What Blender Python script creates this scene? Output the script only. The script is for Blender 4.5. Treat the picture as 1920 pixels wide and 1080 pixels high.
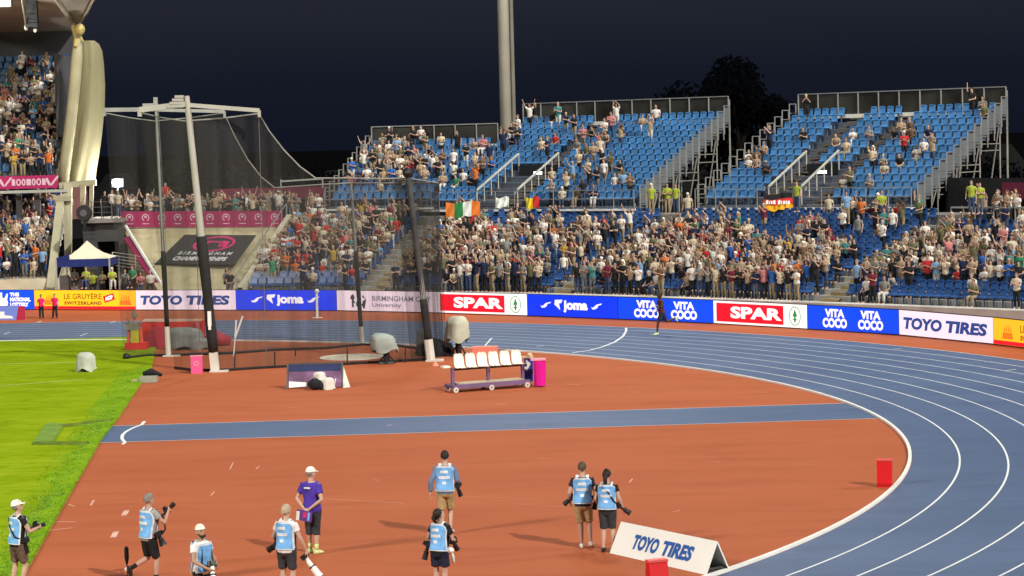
import bpy, bmesh, math, random
import numpy as np
from mathutils import Vector, Matrix, noise
R = math.radians
rng = random.Random(11)
sc = bpy.context.scene
for o in list(bpy.data.objects):
    bpy.data.objects.remove(o)
C = bpy.data.collections.new("stadium"); sc.collection.children.link(C)

# ------------------------------------------------------------------ camera
CH, CF, PIT, ROL = 8.514, 4319.8, 0.06378, 0.02594          # height m, focal px of a 1920 px wide frame, pitch down, roll
cp, sp, cr, sr = math.cos(PIT), math.sin(PIT), math.cos(ROL), math.sin(ROL)
cam_d = bpy.data.cameras.new("camera"); cam = bpy.data.objects.new("camera", cam_d); C.objects.link(cam)
ax = Vector((cr, -sr * sp, -sr * cp)); ay = Vector((sr, cr * sp, cr * cp)); az = -Vector((0, cp, -sp))
m4 = Matrix((ax, ay, az)).transposed().to_4x4(); m4.translation = (0, 0, CH)
# image x axis falls to the right in world terms, image y axis completes the frame
cam.matrix_world = m4
cam_d.sensor_width = 36; cam_d.lens = CF / 1920 * 36; cam_d.clip_start = 0.5; cam_d.clip_end = 6000
sc.camera = cam

# ------------------------------------------------------------------ world, lights, exposure
w = bpy.data.worlds.new("World"); sc.world = w; w.use_nodes = True
nt = w.node_tree; bg = nt.nodes["Background"]
tc = nt.nodes.new("ShaderNodeTexCoord"); sx = nt.nodes.new("ShaderNodeSeparateXYZ"); rp = nt.nodes.new("ShaderNodeValToRGB")
nt.links.new(tc.outputs["Generated"], sx.inputs[0]); nt.links.new(sx.outputs["Z"], rp.inputs[0]); nt.links.new(rp.outputs[0], bg.inputs[0])
rp.color_ramp.elements[0].position = 0.0; rp.color_ramp.elements[0].color = (0.0040, 0.0055, 0.0112, 1)
e_ = rp.color_ramp.elements.new(0.028); e_.color = (0.0052, 0.0071, 0.0135, 1)
rp.color_ramp.elements[2].position = 0.058; rp.color_ramp.elements[2].color = (0.0112, 0.0130, 0.0200, 1)
bg.inputs[1].default_value = 1.0
def sun(direction, strength, angle, col):
    d = bpy.data.lights.new("floodlight_bank", 'SUN'); d.energy = strength; d.angle = R(angle); d.color = col
    o = bpy.data.objects.new("floodlight_bank", d); C.objects.link(o)
    o.rotation_euler = Vector(direction).to_track_quat('-Z', 'Y').to_euler(); return o
sun((-0.50, 0.62, -0.58), 2.35, 1.0, (1.0, 0.96, 0.88))
def lamp(loc, power, size, col=(1, 0.97, 0.9)):
    d = bpy.data.lights.new("floodlight_lamp", 'POINT'); d.energy = power; d.shadow_soft_size = size; d.color = col
    o = bpy.data.objects.new("floodlight_lamp", d); C.objects.link(o); o.location = loc; return o
lamp((-62, 8, 42), 155000, 4)
lamp((75, 75, 45), 70000, 5)
lamp((8, 92, 50), 30000, 4)  # fill lamp added over the bend to balance the ground, no mast here
lamp((-0.6, 146.5, 48), 45000, 3)
sc.view_settings.view_transform = 'Standard'; sc.view_settings.look = 'None'
sc.view_settings.exposure = 0.5; sc.view_settings.gamma = 1
sc.cycles.max_bounces = 5; sc.cycles.transparent_max_bounces = 12
sc.cycles.use_denoising = True

# ------------------------------------------------------------------ photo geometry: a pixel of the 1920x1080 frame to a place
def ray(u, v):
    return ax * ((u - 960) / CF) + ay * (-(v - 540) / CF) - az
def G(u, v, z=0.0):
    d = ray(u, v); t = (z - CH) / d.z
    return Vector((d.x * t, d.y * t, z))
def at(u, v, Y):
    d = ray(u, v); t = Y / d.y
    return Vector((d.x * t, Y, CH + d.z * t))
def px(p):
    q = Vector(p) - Vector((0, 0, CH)); k = CF / -q.dot(az)
    return 960 + q.dot(ax) * k, 540 - q.dot(ay) * k

# ------------------------------------------------------------------ materials
MATS = {}
def mat(name, col, rough=0.6, var=0.12, scale=3.0, emit=0.0, metal=0.0, bump=0.0, spec=0.3, stretch=None, detail=4):
    if name in MATS: return MATS[name]
    m = bpy.data.materials.new(name); m.use_nodes = True; t = m.node_tree; b = t.nodes["Principled BSDF"]
    b.inputs["Roughness"].default_value = rough; b.inputs["Metallic"].default_value = metal
    b.inputs["Specular IOR Level"].default_value = spec
    if var > 0 or bump > 0:
        co = t.nodes.new("ShaderNodeTexCoord"); n = t.nodes.new("ShaderNodeTexNoise"); n.inputs["Scale"].default_value = scale; n.inputs["Detail"].default_value = detail
        src = co.outputs["Object"]
        if stretch:
            mp = t.nodes.new("ShaderNodeMapping"); mp.inputs["Scale"].default_value = stretch; t.links.new(src, mp.inputs[0]); src = mp.outputs[0]
        t.links.new(src, n.inputs["Vector"])
        r = t.nodes.new("ShaderNodeValToRGB")
        lo = tuple(max(0, c * (1 - var)) for c in col[:3]) + (1,); hi = tuple(min(1, c * (1 + var)) for c in col[:3]) + (1,)
        r.color_ramp.elements[0].position = 0.3; r.color_ramp.elements[0].color = lo
        r.color_ramp.elements[1].position = 0.7; r.color_ramp.elements[1].color = hi
        t.links.new(n.outputs["Fac"], r.inputs[0]); t.links.new(r.outputs[0], b.inputs["Base Color"])
        if emit: t.links.new(r.outputs[0], b.inputs["Emission Color"])
        if bump:
            bp = t.nodes.new("ShaderNodeBump"); bp.inputs["Strength"].default_value = bump; t.links.new(n.outputs["Fac"], bp.inputs["Height"]); t.links.new(bp.outputs[0], b.inputs["Normal"])
    else:
        b.inputs["Base Color"].default_value = (*col[:3], 1)
        if emit: b.inputs["Emission Color"].default_value = (*col[:3], 1)
    b.inputs["Emission Strength"].default_value = emit
    MATS[name] = m; return m
def two_scale(name, c1, c2, c3, s1, s2, rough, stretch=(1, 1, 1), grain=40, bump=0.15, spec=0.3):
    """ground covering: broad blotches c1-c2, finer flecks towards c3"""
    m = bpy.data.materials.new(name); m.use_nodes = True; t = m.node_tree; b = t.nodes["Principled BSDF"]; N = t.nodes.new; L = t.links.new
    co = N("ShaderNodeTexCoord"); mp = N("ShaderNodeMapping"); mp.inputs["Scale"].default_value = stretch; L(co.outputs["Object"], mp.inputs[0])
    n1 = N("ShaderNodeTexNoise"); n1.inputs["Scale"].default_value = s1; n1.inputs["Detail"].default_value = 5; L(mp.outputs[0], n1.inputs["Vector"])
    n2 = N("ShaderNodeTexNoise"); n2.inputs["Scale"].default_value = s2; n2.inputs["Detail"].default_value = 6; L(mp.outputs[0], n2.inputs["Vector"])
    n3 = N("ShaderNodeTexNoise"); n3.inputs["Scale"].default_value = grain; n3.inputs["Detail"].default_value = 3; L(co.outputs["Object"], n3.inputs["Vector"])
    r1 = N("ShaderNodeValToRGB"); r1.color_ramp.elements[0].position = .35; r1.color_ramp.elements[1].position = .65
    r1.color_ramp.elements[0].color = (*c1, 1); r1.color_ramp.elements[1].color = (*c2, 1); L(n1.outputs["Fac"], r1.inputs[0])
    mr = N("ShaderNodeMapRange"); mr.inputs[1].default_value = .5; mr.inputs[2].default_value = .78; L(n2.outputs["Fac"], mr.inputs[0])
    mx = N("ShaderNodeMix"); mx.data_type = 'RGBA'; mx.inputs[7].default_value = (*c3, 1); L(mr.outputs[0], mx.inputs[0]); L(r1.outputs[0], mx.inputs[6])
    L(mx.outputs[2], b.inputs["Base Color"]); b.inputs["Roughness"].default_value = rough; b.inputs["Specular IOR Level"].default_value = spec
    bp = N("ShaderNodeBump"); bp.inputs["Strength"].default_value = bump; bp.inputs["Distance"].default_value = .02; L(n3.outputs["Fac"], bp.inputs["Height"]); L(bp.outputs[0], b.inputs["Normal"])
    MATS[name] = m; return m

# ------------------------------------------------------------------ mesh builder
class MB:
    def __init__(s): s.v = []; s.f = []; s.mi = []; s.k = 0
    def mat(s, k): s.k = k; return s
    def add(s, vs, fs):
        b = len(s.v); s.v += [tuple(p) for p in vs]; s.f += [tuple(b + i for i in f) for f in fs]; s.mi += [s.k] * len(fs); return s
    def box(s, c, d, rz=0, M=None):
        x, y, z = d[0] / 2, d[1] / 2, d[2] / 2
        vs = [Vector((a * x, b * y, e * z)) for a in (-1, 1) for b in (-1, 1) for e in (-1, 1)]
        m = M if M is not None else Matrix.Rotation(rz, 3, 'Z')
        return s.add([m @ p + Vector(c) for p in vs], [(0, 1, 3, 2), (4, 6, 7, 5), (0, 4, 5, 1), (2, 3, 7, 6), (0, 2, 6, 4), (1, 5, 7, 3)])
    def bar(s, a, b, w, h=None, n=0):
        """beam a-b: rectangular w x h, or round of radius w when n > 2"""
        a = Vector(a); b = Vector(b); d = (b - a)
        if d.length < 1e-6: return s
        if n: return s.tube([a, b], [w, w], n)
        h = h or w; q = d.to_track_quat('Z', 'Y').to_matrix()
        vs = [a + q @ Vector((i * w / 2, j * h / 2, 0)) for i, j in ((-1, -1), (1, -1), (1, 1), (-1, 1))]
        vs += [p + d for p in vs]
        return s.add(vs, [(3, 2, 1, 0), (4, 5, 6, 7), (0, 1, 5, 4), (1, 2, 6, 5), (2, 3, 7, 6), (3, 0, 4, 7)])
    def tube(s, pts, rad, n=8, flat=None, up=None, cap=True):
        """loft through pts; rad: radius or (rx, ry) per point; flat: a side vector for the rx axis"""
        pts = [Vector(p) for p in pts]; vs = []; fs = []
        side = Vector(flat) if flat is not None else None; prev = None
        for i, p in enumerate(pts):
            d = (pts[min(i + 1, len(pts) - 1)] - pts[max(i - 1, 0)]).normalized()
            if side is not None:
                e1 = (side - d * side.dot(d)).normalized()
            elif prev is None:
                e1 = d.orthogonal().normalized()
            else:
                e1 = (prev - d * prev.dot(d)).normalized()
            prev = e1; e2 = d.cross(e1)
            r = rad[i]; rx, ry = r if isinstance(r, tuple) else (r, r)
            for k in range(n):
                t = 2 * math.pi * k / n
                vs.append(p + e1 * (math.cos(t) * rx) + e2 * (math.sin(t) * ry))
        for i in range(len(pts) - 1):
            for k in range(n):
                a, b = i * n + k, i * n + (k + 1) % n
                fs.append((a, b, b + n, a + n))
        if cap:
            fs.append(tuple(range(n - 1, -1, -1))); fs.append(tuple(range((len(pts) - 1) * n, len(pts) * n)))
        return s.add(vs, fs)
    def ball(s, c, r, n=10, m=6, M=None):
        rx, ry, rz = r if isinstance(r, tuple) else (r, r, r); c = Vector(c); vs = []; fs = []
        M = M or Matrix.Identity(3)
        for i in range(1, m):
            a = math.pi * i / m
            for k in range(n):
                t = 2 * math.pi * k / n
                vs.append(c + M @ Vector((rx * math.sin(a) * math.cos(t), ry * math.sin(a) * math.sin(t), rz * math.cos(a))))
        top = len(vs); vs += [c + M @ Vector((0, 0, rz)), c + M @ Vector((0, 0, -rz))]
        for i in range(m - 2):
            for k in range(n):
                a, b = i * n + k, i * n + (k + 1) % n
                fs.append((a, a + n, b + n, b))
        for k in range(n):
            fs.append((top, k, (k + 1) % n)); fs.append((top + 1, (m - 2) * n + (k + 1) % n, (m - 2) * n + k))
        return s.add(vs, fs)
    def grid(s, rows, flip=False):
        n = len(rows[0]); vs = [p for r in rows for p in r]; fs = []
        for i in range(len(rows) - 1):
            for j in range(n - 1):
                a = i * n + j; q = (a, a + 1, a + n + 1, a + n); fs.append(q[::-1] if flip else q)
        return s.add(vs, fs)
    def poly(s, pts): return s.add(pts, [tuple(range(len(pts)))])
    def prism(s, prof, a, b, ex, ey):
        """profile (list of 2D in ex, ey) swept from a to b"""
        ex = Vector(ex); ey = Vector(ey); n = len(prof)
        vs = [Vector(a) + ex * x + ey * y for x, y in prof] + [Vector(b) + ex * x + ey * y for x, y in prof]
        return s.add(vs, [tuple(range(n - 1, -1, -1)), tuple(range(n, 2 * n))] + [(i, (i + 1) % n, n + (i + 1) % n, n + i) for i in range(n)])
    def cyl(s, c, r, h, n=16, r2=None):
        c = Vector(c); return s.tube([c, c + Vector((0, 0, h))], [r, r if r2 is None else r2], n, flat=(1, 0, 0))
    def mesh(s, name, mats, smooth=False):
        me = bpy.data.meshes.new(name); me.from_pydata(s.v, [], s.f)
        for m in mats: me.materials.append(m)
        me.polygons.foreach_set("material_index", s.mi)
        if smooth: me.polygons.foreach_set("use_smooth", [True] * len(s.f))
        me.update(); return me
    def build(s, name, mats, parent=None, smooth=False, world=False, fix=True):
        me = s.mesh(name, mats if isinstance(mats, (list, tuple)) else [mats], smooth)
        if fix:
            bm = bmesh.new(); bm.from_mesh(me); bmesh.ops.recalc_face_normals(bm, faces=bm.faces); bm.to_mesh(me); bm.free()
        return link(name, me, parent, world)
def link(name, data, parent=None, world=False):
    o = bpy.data.objects.new(name, data); C.objects.link(o)
    if parent is not None:
        o.parent = parent
        if world:
            o.matrix_parent_inverse = (Matrix.Translation(parent.location) @ parent.rotation_euler.to_matrix().to_4x4()).inverted()
    return o
def thing(name, label, cat, loc=(0, 0, 0), rz=0, group=None):
    o = bpy.data.objects.new(name, None); C.objects.link(o); o.empty_display_size = .2
    o.location = loc; o.rotation_euler = (0, 0, rz); return tag(o, label, cat, group)
def tag(o, label, cat, group=None):
    o["label"] = label; o["category"] = cat
    if group: o["group"] = group
    return o
def kind(o, k): o["kind"] = k; return o

# lettering: the built-in font turned into mesh, fitted to a box
_txt = {}
def text_pts(s, bold=0.02, shear=0.0, spacing=1.0):
    key = (s, bold, shear, spacing)
    if key not in _txt:
        c = bpy.data.curves.new("t", 'FONT'); c.body = s; c.offset = bold; c.shear = shear; c.space_character = spacing; c.resolution_u = 3
        o = bpy.data.objects.new("t", c); C.objects.link(o); dg = bpy.context.evaluated_depsgraph_get(); dg.update()
        me = bpy.data.meshes.new_from_object(o.evaluated_get(dg))
        v = [tuple(p.co) for p in me.vertices]; f = [tuple(p.vertices) for p in me.polygons]
        bpy.data.objects.remove(o); bpy.data.curves.remove(c); bpy.data.meshes.remove(me)
        _txt[key] = (v, f)
    return _txt[key]
def put_text(mb, s, fr, x, y, w_, h_, bold=0.02, shear=0.0, spacing=1.0, lift=0.012):
    """fr = (origin, ex, ey, en): letters fill the box x..x+w_, y..y+h_ of that plane"""
    v, f = text_pts(s, bold, shear, spacing); O, ex, ey, en = fr
    x0 = min(p[0] for p in v); x1 = max(p[0] for p in v); y0 = min(p[1] for p in v); y1 = max(p[1] for p in v)
    mb.add([O + ex * (x + (p[0] - x0) / (x1 - x0) * w_) + ey * (y + (p[1] - y0) / (y1 - y0) * h_) + en * lift for p in v], f)
def put_poly(mb, pts, fr, lift=0.012):
    O, ex, ey, en = fr; mb.poly([O + ex * x + ey * y + en * lift for x, y in pts])
def put_ring(mb, cx, cy, rx, ry, t, fr, lift=0.012, n=24, a0=0, a1=360):
    O, ex, ey, en = fr; P = lambda a, k: O + ex * (cx + (rx - k) * math.cos(a)) + ey * (cy + (ry - k) * math.sin(a)) + en * lift
    A = [R(a0 + (a1 - a0) * i / n) for i in range(n + 1)]
    mb.grid([[P(a, 0) for a in A], [P(a, t) for a in A]])
def put_disc(mb, cx, cy, rx, ry, fr, lift=0.012, n=20):
    put_poly(mb, [(cx + rx * math.cos(2 * math.pi * i / n), cy + ry * math.sin(2 * math.pi * i / n)) for i in range(n)], fr, lift)

# palette of plain things
steel = mat("galvanised_steel", (.36, .36, .34), .45, .12, 2, metal=.35)
dark_steel = mat("dark_steel", (.10, .10, .10), .5, .15, 3, metal=.3)
white_paint = mat("white_paint", (.80, .80, .76), .5, .05, 3)
black_plastic = mat("black_plastic", (.016, .016, .018), .45, .2, 8)
black_cloth = mat("black_cloth", (.014, .014, .016), .9, .3, 6)
concrete = mat("concrete", (.30, .29, .26), .85, .2, 1.2, bump=.1)
dark_void = mat("shade_black", (.012, .013, .016), .8, .2, 1)  # near-black colour painted in for the darkness of voids and openings
cream_conc = mat("cream_render", (.50, .46, .33), .85, .18, .8, bump=.08)
seat_blue = mat("seat_blue_plastic", (.060, .195, .42), .30, .25, .9, spec=.6)
seat_navy = mat("seat_dark_blue_plastic", (.028, .088, .26), .32, .2, .9, spec=.5)

# ================================================================== SETTING: ground, track, infield
A0 = Vector((-27.419, 66.417)); TH = 0.043; RK = 38.34; LW = 1.213
tv = Vector((math.cos(TH), math.sin(TH))); nv = Vector((-math.sin(TH), math.cos(TH)))
def AB(a, b, z=0.0):
    p = A0 + tv * a + nv * b; return Vector((p.x, p.y, z))
def toAB(p):
    d = Vector((p[0], p[1])) - A0; return d.dot(tv), d.dot(nv)
def oval(d, z, n=160, back=140, lo=-90, hi=90):
    """line at distance d outside the kerb: far straight, bend, near straight"""
    r = RK + d; pts = [AB(-back, r, z)]
    for i in range(n + 1):
        a = R(hi - (hi - lo) * i / n); pts.append(AB(r * math.cos(a), r * math.sin(a), z))
    pts.append(AB(-back, -r, z)); return pts
terracotta = two_scale("terracotta_running_surface", (.378, .099, .039), (.412, .113, .046), (.335, .083, .032), .22, .8, .8, (.35, 1.3, 1), 25, .12, .12)
# finer streaks across the terracotta run along the infield
track_blue = two_scale("blue_running_surface", (.060, .101, .198), (.078, .126, .236), (.050, .084, .172), .25, 1.2, .62, (.5, 1, 1), 25, .1, .35)
turf = two_scale("mown_turf", (.190, .285, .006), (.270, .358, .014), (.125, .220, .004), .45, 2.0, .95, (.7, 1.5, 1), 9, .45, .0)
turf_edge = two_scale("edge_turf", (.170, .300, .008), (.225, .365, .018), (.115, .225, .006), .9, 3.5, .95, (1, 1, 1), 8, .5, .0)
asphalt = mat("unlit_asphalt", (.005, .005, .006), 1, .3, .3, spec=0)  # darkness of the unlit ground put into its colour
line_white = mat("line_paint", (.76, .80, .80), .6, .06, 1.5)
kerb_white = mat("kerb_paint", (.82, .82, .77), .5, .06, 1.5)
mb = MB(); mb.poly([(-3000, -3000, -.02), (3000, -3000, -.02), (3000, 4000, -.02), (-3000, 4000, -.02)])
kind(mb.build("ground", asphalt), "structure")
mb = MB(); mb.poly([AB(-140, -75), AB(60, -75), AB(75, 20), AB(60, 75), AB(-140, 75)])
kind(mb.build("terracotta_apron", terracotta), "structure")
# running track: one band
mb = MB(); L0 = oval(0, .004); L1 = oval(9 * LW, .004); mb.grid([L0, L1]); kind(mb.build("running_track", track_blue), "structure")
mb = MB()
for k in range(1, 10):
    wd = .05; mb.grid([oval(k * LW - wd / 2, .008), oval(k * LW + wd / 2, .008)])
def strip(p, q, wd, z=.0085):
    p = Vector((p[0], p[1], z)); q = Vector((q[0], q[1], z)); s_ = Vector((-(q - p).y, (q - p).x, 0)).normalized() * wd / 2
    mb.poly([p - s_, q - s_, q + s_, p + s_])
# waterfall start line and short marks across the lanes
wf = [G(u, v) for u, v in ((1073, 662), (1106, 657), (1130, 650.5), (1152, 642), (1168, 631), (1174, 621), (1174, 615))]
wf2 = []
for i in range(len(wf) - 1):
    wf2 += [wf[i].lerp(wf[i + 1], t / 3) for t in range(3)]
wf2.append(wf[-1])
rows = []
for i, p in enumerate(wf2):
    d = (wf2[min(i + 1, len(wf2) - 1)] - wf2[max(i - 1, 0)]).normalized(); s_ = Vector((-d.y, d.x, 0)) * .05
    rows.append([Vector((p.x - s_.x, p.y - s_.y, .0095)), Vector((p.x + s_.x, p.y + s_.y, .0095))])
mb.grid(rows)
for (u0, v0, u1, v1) in ((908, 650, 922, 634), (150, 630, 164, 625), (8, 627, 18, 623), (206, 606, 216, 603), (70, 605, 78, 602), (1005, 650, 1020, 648), (1675, 655, 1690, 654), (1885, 695, 1905, 693)):
    strip(G(u0, v0), G(u1, v1), .07)
kind(mb.build("track_markings", line_white, fix=False), "structure")
# raised white kerb on the inside of lane one
mb = MB(); z0, z1 = .004, .06
prof = [oval(-.10, 0.0), oval(-.10, z1), oval(-.015, z1), oval(-.015, 0.0)]
mb.grid(prof); kind(mb.build("track_kerb", kerb_white), "structure")
# javelin runway with its edge lines, arc and distance marks
RT, RB = 4.05, -.02
def runend(b): return math.sqrt(max(0, (RK - .1) ** 2 - b * b))
mb = MB(); mb.poly([AB(15.05, RB, .004), AB(runend(RB), RB, .004), AB(runend(1), 1, .004), AB(runend(2), 2, .004), AB(runend(3), 3, .004), AB(runend(RT), RT, .004), AB(14.95, RT, .004)])
kind(mb.build("javelin_runway", track_blue), "structure")
mb = MB()
for b in (RT, RB):
    mb.poly([AB(15, b - .03, .008), AB(runend(b) - .02, b - .03, .008), AB(runend(b) - .02, b + .03, .008), AB(15, b + .03, .008)])
kind(mb.build("runway_edge_lines", mat("edge_line_paint", (.72, .58, .52), .6, .08, 2)), "structure")
mb = MB(); cb = (RT + RB) / 2; rows = []
arc = [AB(15.70 + 7.6 * (1 - math.cos(t)) , cb + 7.6 * math.sin(t), .0095) for t in [R(-16 + 2 * i) for i in range(17)]]
arc = [AB(15.98, RB - .55, .0095)] + arc + [AB(15.98, RT + .95, .0095)]
for i, p in enumerate(arc):
    d = (arc[min(i + 1, len(arc) - 1)] - arc[max(i - 1, 0)]).normalized(); s_ = Vector((-d.y, d.x, 0)) * .05
    rows.append([p - s_, p + s_])
mb.grid(rows); kind(mb.build("throwing_arc_line", line_white), "structure")
# faint marks on the terracotta
mb = MB()
for (u0, v0, u1, v1, wd) in ((83, 978, 142, 979, .05), (80, 996, 136, 990, .05), (170, 948, 176, 938, .05), (212, 1008, 218, 997, .13), (232, 967, 238, 957, .13), (128, 946, 140, 950, .04), (431, 880, 437, 868, .03), (820, 930, 1000, 935, .012), (1060, 720, 1090, 722, .03), (930, 758, 950, 757, .05), (600, 935, 760, 944, .02), (726, 798, 736, 797, .08), (960, 945, 1060, 950, .012), (1180, 905, 1186, 898, .03), (1330, 865, 1352, 866, .02), (700, 900, 712, 901, .03), (480, 880, 486, 874, .03), (1480, 870, 1530, 872, .012), (1262, 960, 1276, 957, .03), (540, 765, 556, 764, .03), (1180, 735, 1200, 736, .03), (395, 930, 402, 922, .025), (330, 1010, 420, 1016, .012), (1010, 860, 1030, 861, .02), (1420, 735, 1440, 736, .03)):
    strip(G(u0, v0), G(u1, v1), wd, .006)
kind(mb.build("infield_markings", mat("worn_line_paint", (.66, .40, .32), .7, .25, 3)), "structure")
# turf: its edge towards the terracotta follows the photo
edge = [G(u, v) for u, v in ((298, 641), (292, 655), (285, 690), (255, 735), (222, 785), (190, 826), (130, 930), (90, 1000), (45, 1080))]
a_end, b_end = toAB(edge[-1]); edge.append(AB(a_end + .6, -36)); 
ab0 = toAB(edge[0])
edge = [AB(ab0[0] - .3, 38.15)] + edge
mb = MB(); far = []
rows = [[Vector((p.x, p.y, .03)), AB(-120, toAB(p)[1], .03)] for p in edge]
mb.grid(rows)
kind(mb.build("turf_field", turf), "structure")
mb = MB()
for (u0, v0, u1, v1, wd) in ((0, 684, 140, 681, .10), (0, 725, 160, 713, .10)):
    strip(G(u0, v0), G(u1, v1), wd, .035)
kind(mb.build("turf_line", mat("turf_line_paint", (.50, .56, .18), .8, .2, 2)), "structure")
mb = MB(); rows = []
fine_ = []
for e0_, e1_ in zip(edge[3:], edge[4:]):
    m_ = max(1, int((e1_ - e0_).length / .35)); fine_ += [e0_.lerp(e1_, k / m_) for k in range(m_)]
wob = .8
for p in fine_ + [edge[-1]]:
    wob = max(.45, min(1.15, wob + rng.gauss(0, .13))); q = AB(toAB(p)[0] - wob, toAB(p)[1] + rng.gauss(0, .05), 0); n_ = [Vector((p.x, p.y, -.005)), Vector((p.x - .02, p.y, .065)), Vector((p.x * .6 + q.x * .4, p.y * .6 + q.y * .4, rng.uniform(.04, .075))), Vector((q.x, q.y, .034))]
    rows.append(n_)
mb.grid(rows); kind(mb.build("turf_edge_strip", turf_edge), "structure")
mb = MB()     # turf blades along the edge and ruffled patches of the field
for i in range(9000):
    t = rng.random() ** .8 * (len(edge) - 4) + 3; j = min(int(t), len(edge) - 2); p = edge[j].lerp(edge[j + 1], t - j)
    a_, b_ = toAB(p); off = min(1.05, abs(rng.gauss(0, .5)))
    q = AB(a_ - off + .02, b_, .05); h = rng.uniform(.015, .045); t2 = rng.random() * 6.28; wv = Vector((math.cos(t2), math.sin(t2), 0)) * .016
    mb.k = rng.choice((0, 0, 1, 2)); mb.add([q - wv, q + wv, q + Vector((rng.gauss(0, .05), rng.gauss(0, .05), h))], [(0, 1, 2)])
kind(mb.build("grass", [mat("blade_green", (.12, .30, .015), .8, .1), mat("blade_light_green", (.20, .38, .04), .8, .1), mat("blade_dark_green", (.09, .20, .008), .8, .1)], fix=False), "stuff")
# turned-back turf flaps at the runway end, throwing circle
for (u0, v0, u1, v1, wd, lb) in ((110, 800, 210, 789, .30, "dark turned-up turf seam running to the runway's upper corner"), (62, 832, 165, 832, .22, "dark turned-up turf seam along the square turf mat's near side")):
    mb = MB(); p, q = G(u0, v0, .04), G(u1, v1, .04); s_ = Vector((0, wd, 0)); mb.grid([[p - s_, q - s_], [p + Vector((0, 0, .07)), q + Vector((0, 0, .07))], [p + s_, q + s_]])
    tag(mb.build("turf_flap", mat("turf_flap_dark", (.10, .15, .01), .9, .3, 3)), lb, "turf")
mb = MB(); p = [G(u, v, .036) for u, v in ((62, 831), (88, 795), (120, 797), (100, 829))]; mb.poly(p); mb.poly([q + Vector((0, 0, .05)) for q in p]); mb.grid([p + [p[0]], [q + Vector((0, 0, .05)) for q in p + [p[0]]]])
tag(mb.build("turf_mat", mat("turf_patch", (.15, .26, .03), .9, .2, 3)), "square turf mat laid on the grass at the runway end", "mat")
cc = G(660, 670); mb = MB(); mb.poly([(cc.x + 1.22 * math.cos(R(i * 10)), cc.y + 1.22 * math.sin(R(i * 10)), .006) for i in range(36)])
mb.k = 1; mb.grid([[(cc.x + r_ * math.cos(R(i * 10)), cc.y + r_ * math.sin(R(i * 10)), z_) for i in range(37)] for r_, z_ in ((1.22, .0), (1.22, .025), (1.30, .025), (1.30, .0))])
kind(mb.build("throwing_circle_pavement", [mat("circle_concrete", (.60, .54, .40), .8, .1, 2), white_paint]), "structure")

# ================================================================== LED perimeter boards
led = lambda n, c, e=1.0: mat("led_" + n, c, .35, 0, 1, emit=e, spec=.3)
LB = led("blue", (.004, .036, .76), .66); LB2 = led("sky_blue", (.004, .060, .74), .62); LW_ = led("pale_pink", (.78, .66, .76), .62); LY = led("amber", (.85, .42, .015), .68)
LR = led("red", (.72, .008, .022), .72); LWH = led("white", (.82, .80, .80), .68); LN = led("navy_ink", (.02, .06, .24), .5); LK = led("dark_ink", (.05, .05, .07), .4)
LG = led("green_ink", (.02, .22, .06), .5); LO = led("orange_ink", (.80, .17, .01), .6); LGY = led("grey_ink", (.16, .15, .19), .5); LTY = led("brown_ink", (.16, .08, .01), .5)
BH = 1.07
bpts = [(-125, 580.5), (65, 581), (255, 582), (443, 582.3), (632, 583.3), (820, 587.5), (989, 593), (1159, 599.5), (1338, 607.5), (1514, 618), (1686, 629), (1863, 646.5), (2040, 668)]
BP = [G(u, v) for u, v in bpts]
def tree_emblem(lt, g, cx, cy, r, fr, wmat, gmat):
    mb = MB(); put_ring(mb, cx, cy, r * .80, r, r * .09, fr, .014)
    put_poly(mb, [(cx - r * .42, cy - r * .38), (cx - r * .12, cy - r * .30), (cx - r * .12, cy - r * .02), (cx - r * .34, cy - .06 * r), (cx, cy + r * .72), (cx + r * .34, cy - .06 * r), (cx + r * .12, cy - r * .02), (cx + r * .12, cy - r * .30), (cx + r * .42, cy - r * .38), (cx + r * .1, cy - r * .46), (cx + r * .1, cy - r * .68), (cx - r * .1, cy - r * .68), (cx - r * .1, cy - r * .46)], fr, .015)
    return mb
def cake_mark(mb, cx, cy, s_, fr):
    put_poly(mb, [(cx - s_, cy - .8 * s_), (cx + s_, cy - .8 * s_), (cx + .85 * s_, cy - .1 * s_), (cx - .85 * s_, cy - .1 * s_)], fr)
    for k in (-.6, -.2, .2, .6):
        put_poly(mb, [(cx + (k - .13) * s_, cy), (cx + (k + .13) * s_, cy), (cx + k * s_ * .9, cy + (1.0 - abs(k) * .5) * s_)], fr)
def board(i, cat_label, face, build):
    P0, P1 = BP[i], BP[i + 1]; ex = (P1 - P0).normalized(); L = (P1 - P0).length; ey = Vector((0, 0, 1)); en = Vector((ex.y, -ex.x, 0))
    mid = (P0 + P1) / 2; t = thing("advertising_board", cat_label, "advertising board", mid, 0, "LED boards around the track")
    mb = MB(); g_ = .012
    mb.add([P0 + ex * g_ + ey * .05, P1 - ex * g_ + ey * .05, P1 - ex * g_ + ey * BH, P0 + ex * g_ + ey * BH], [(0, 1, 2, 3)]); mb.build("screen", face, t, world=True, fix=False)
    mb = MB(); M = Matrix((ex, -en, ey)).transposed(); mb.box(mid - en * .095 + ey * (BH / 2 + .01), (L - .01, .17, BH + .02), M=M)
    for k in (-.35, 0, .35):
        mb.bar(mid + ex * L * k - en * .17 + ey * .9, mid + ex * L * k - en * .75 + ey * .02, .05)
    mb.build("cabinet", black_plastic, t, world=True)
    build(t, (P0, ex, ey, en), L)
def letters(t, fr, mtl, *items, name="lettering"):
    mb = MB()
    for it in items: put_text(mb, it[0], fr, *it[1:5], **(it[5] if len(it) > 5 else {}))
    mb.build(name, mtl, t, world=True, fix=False)
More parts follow.
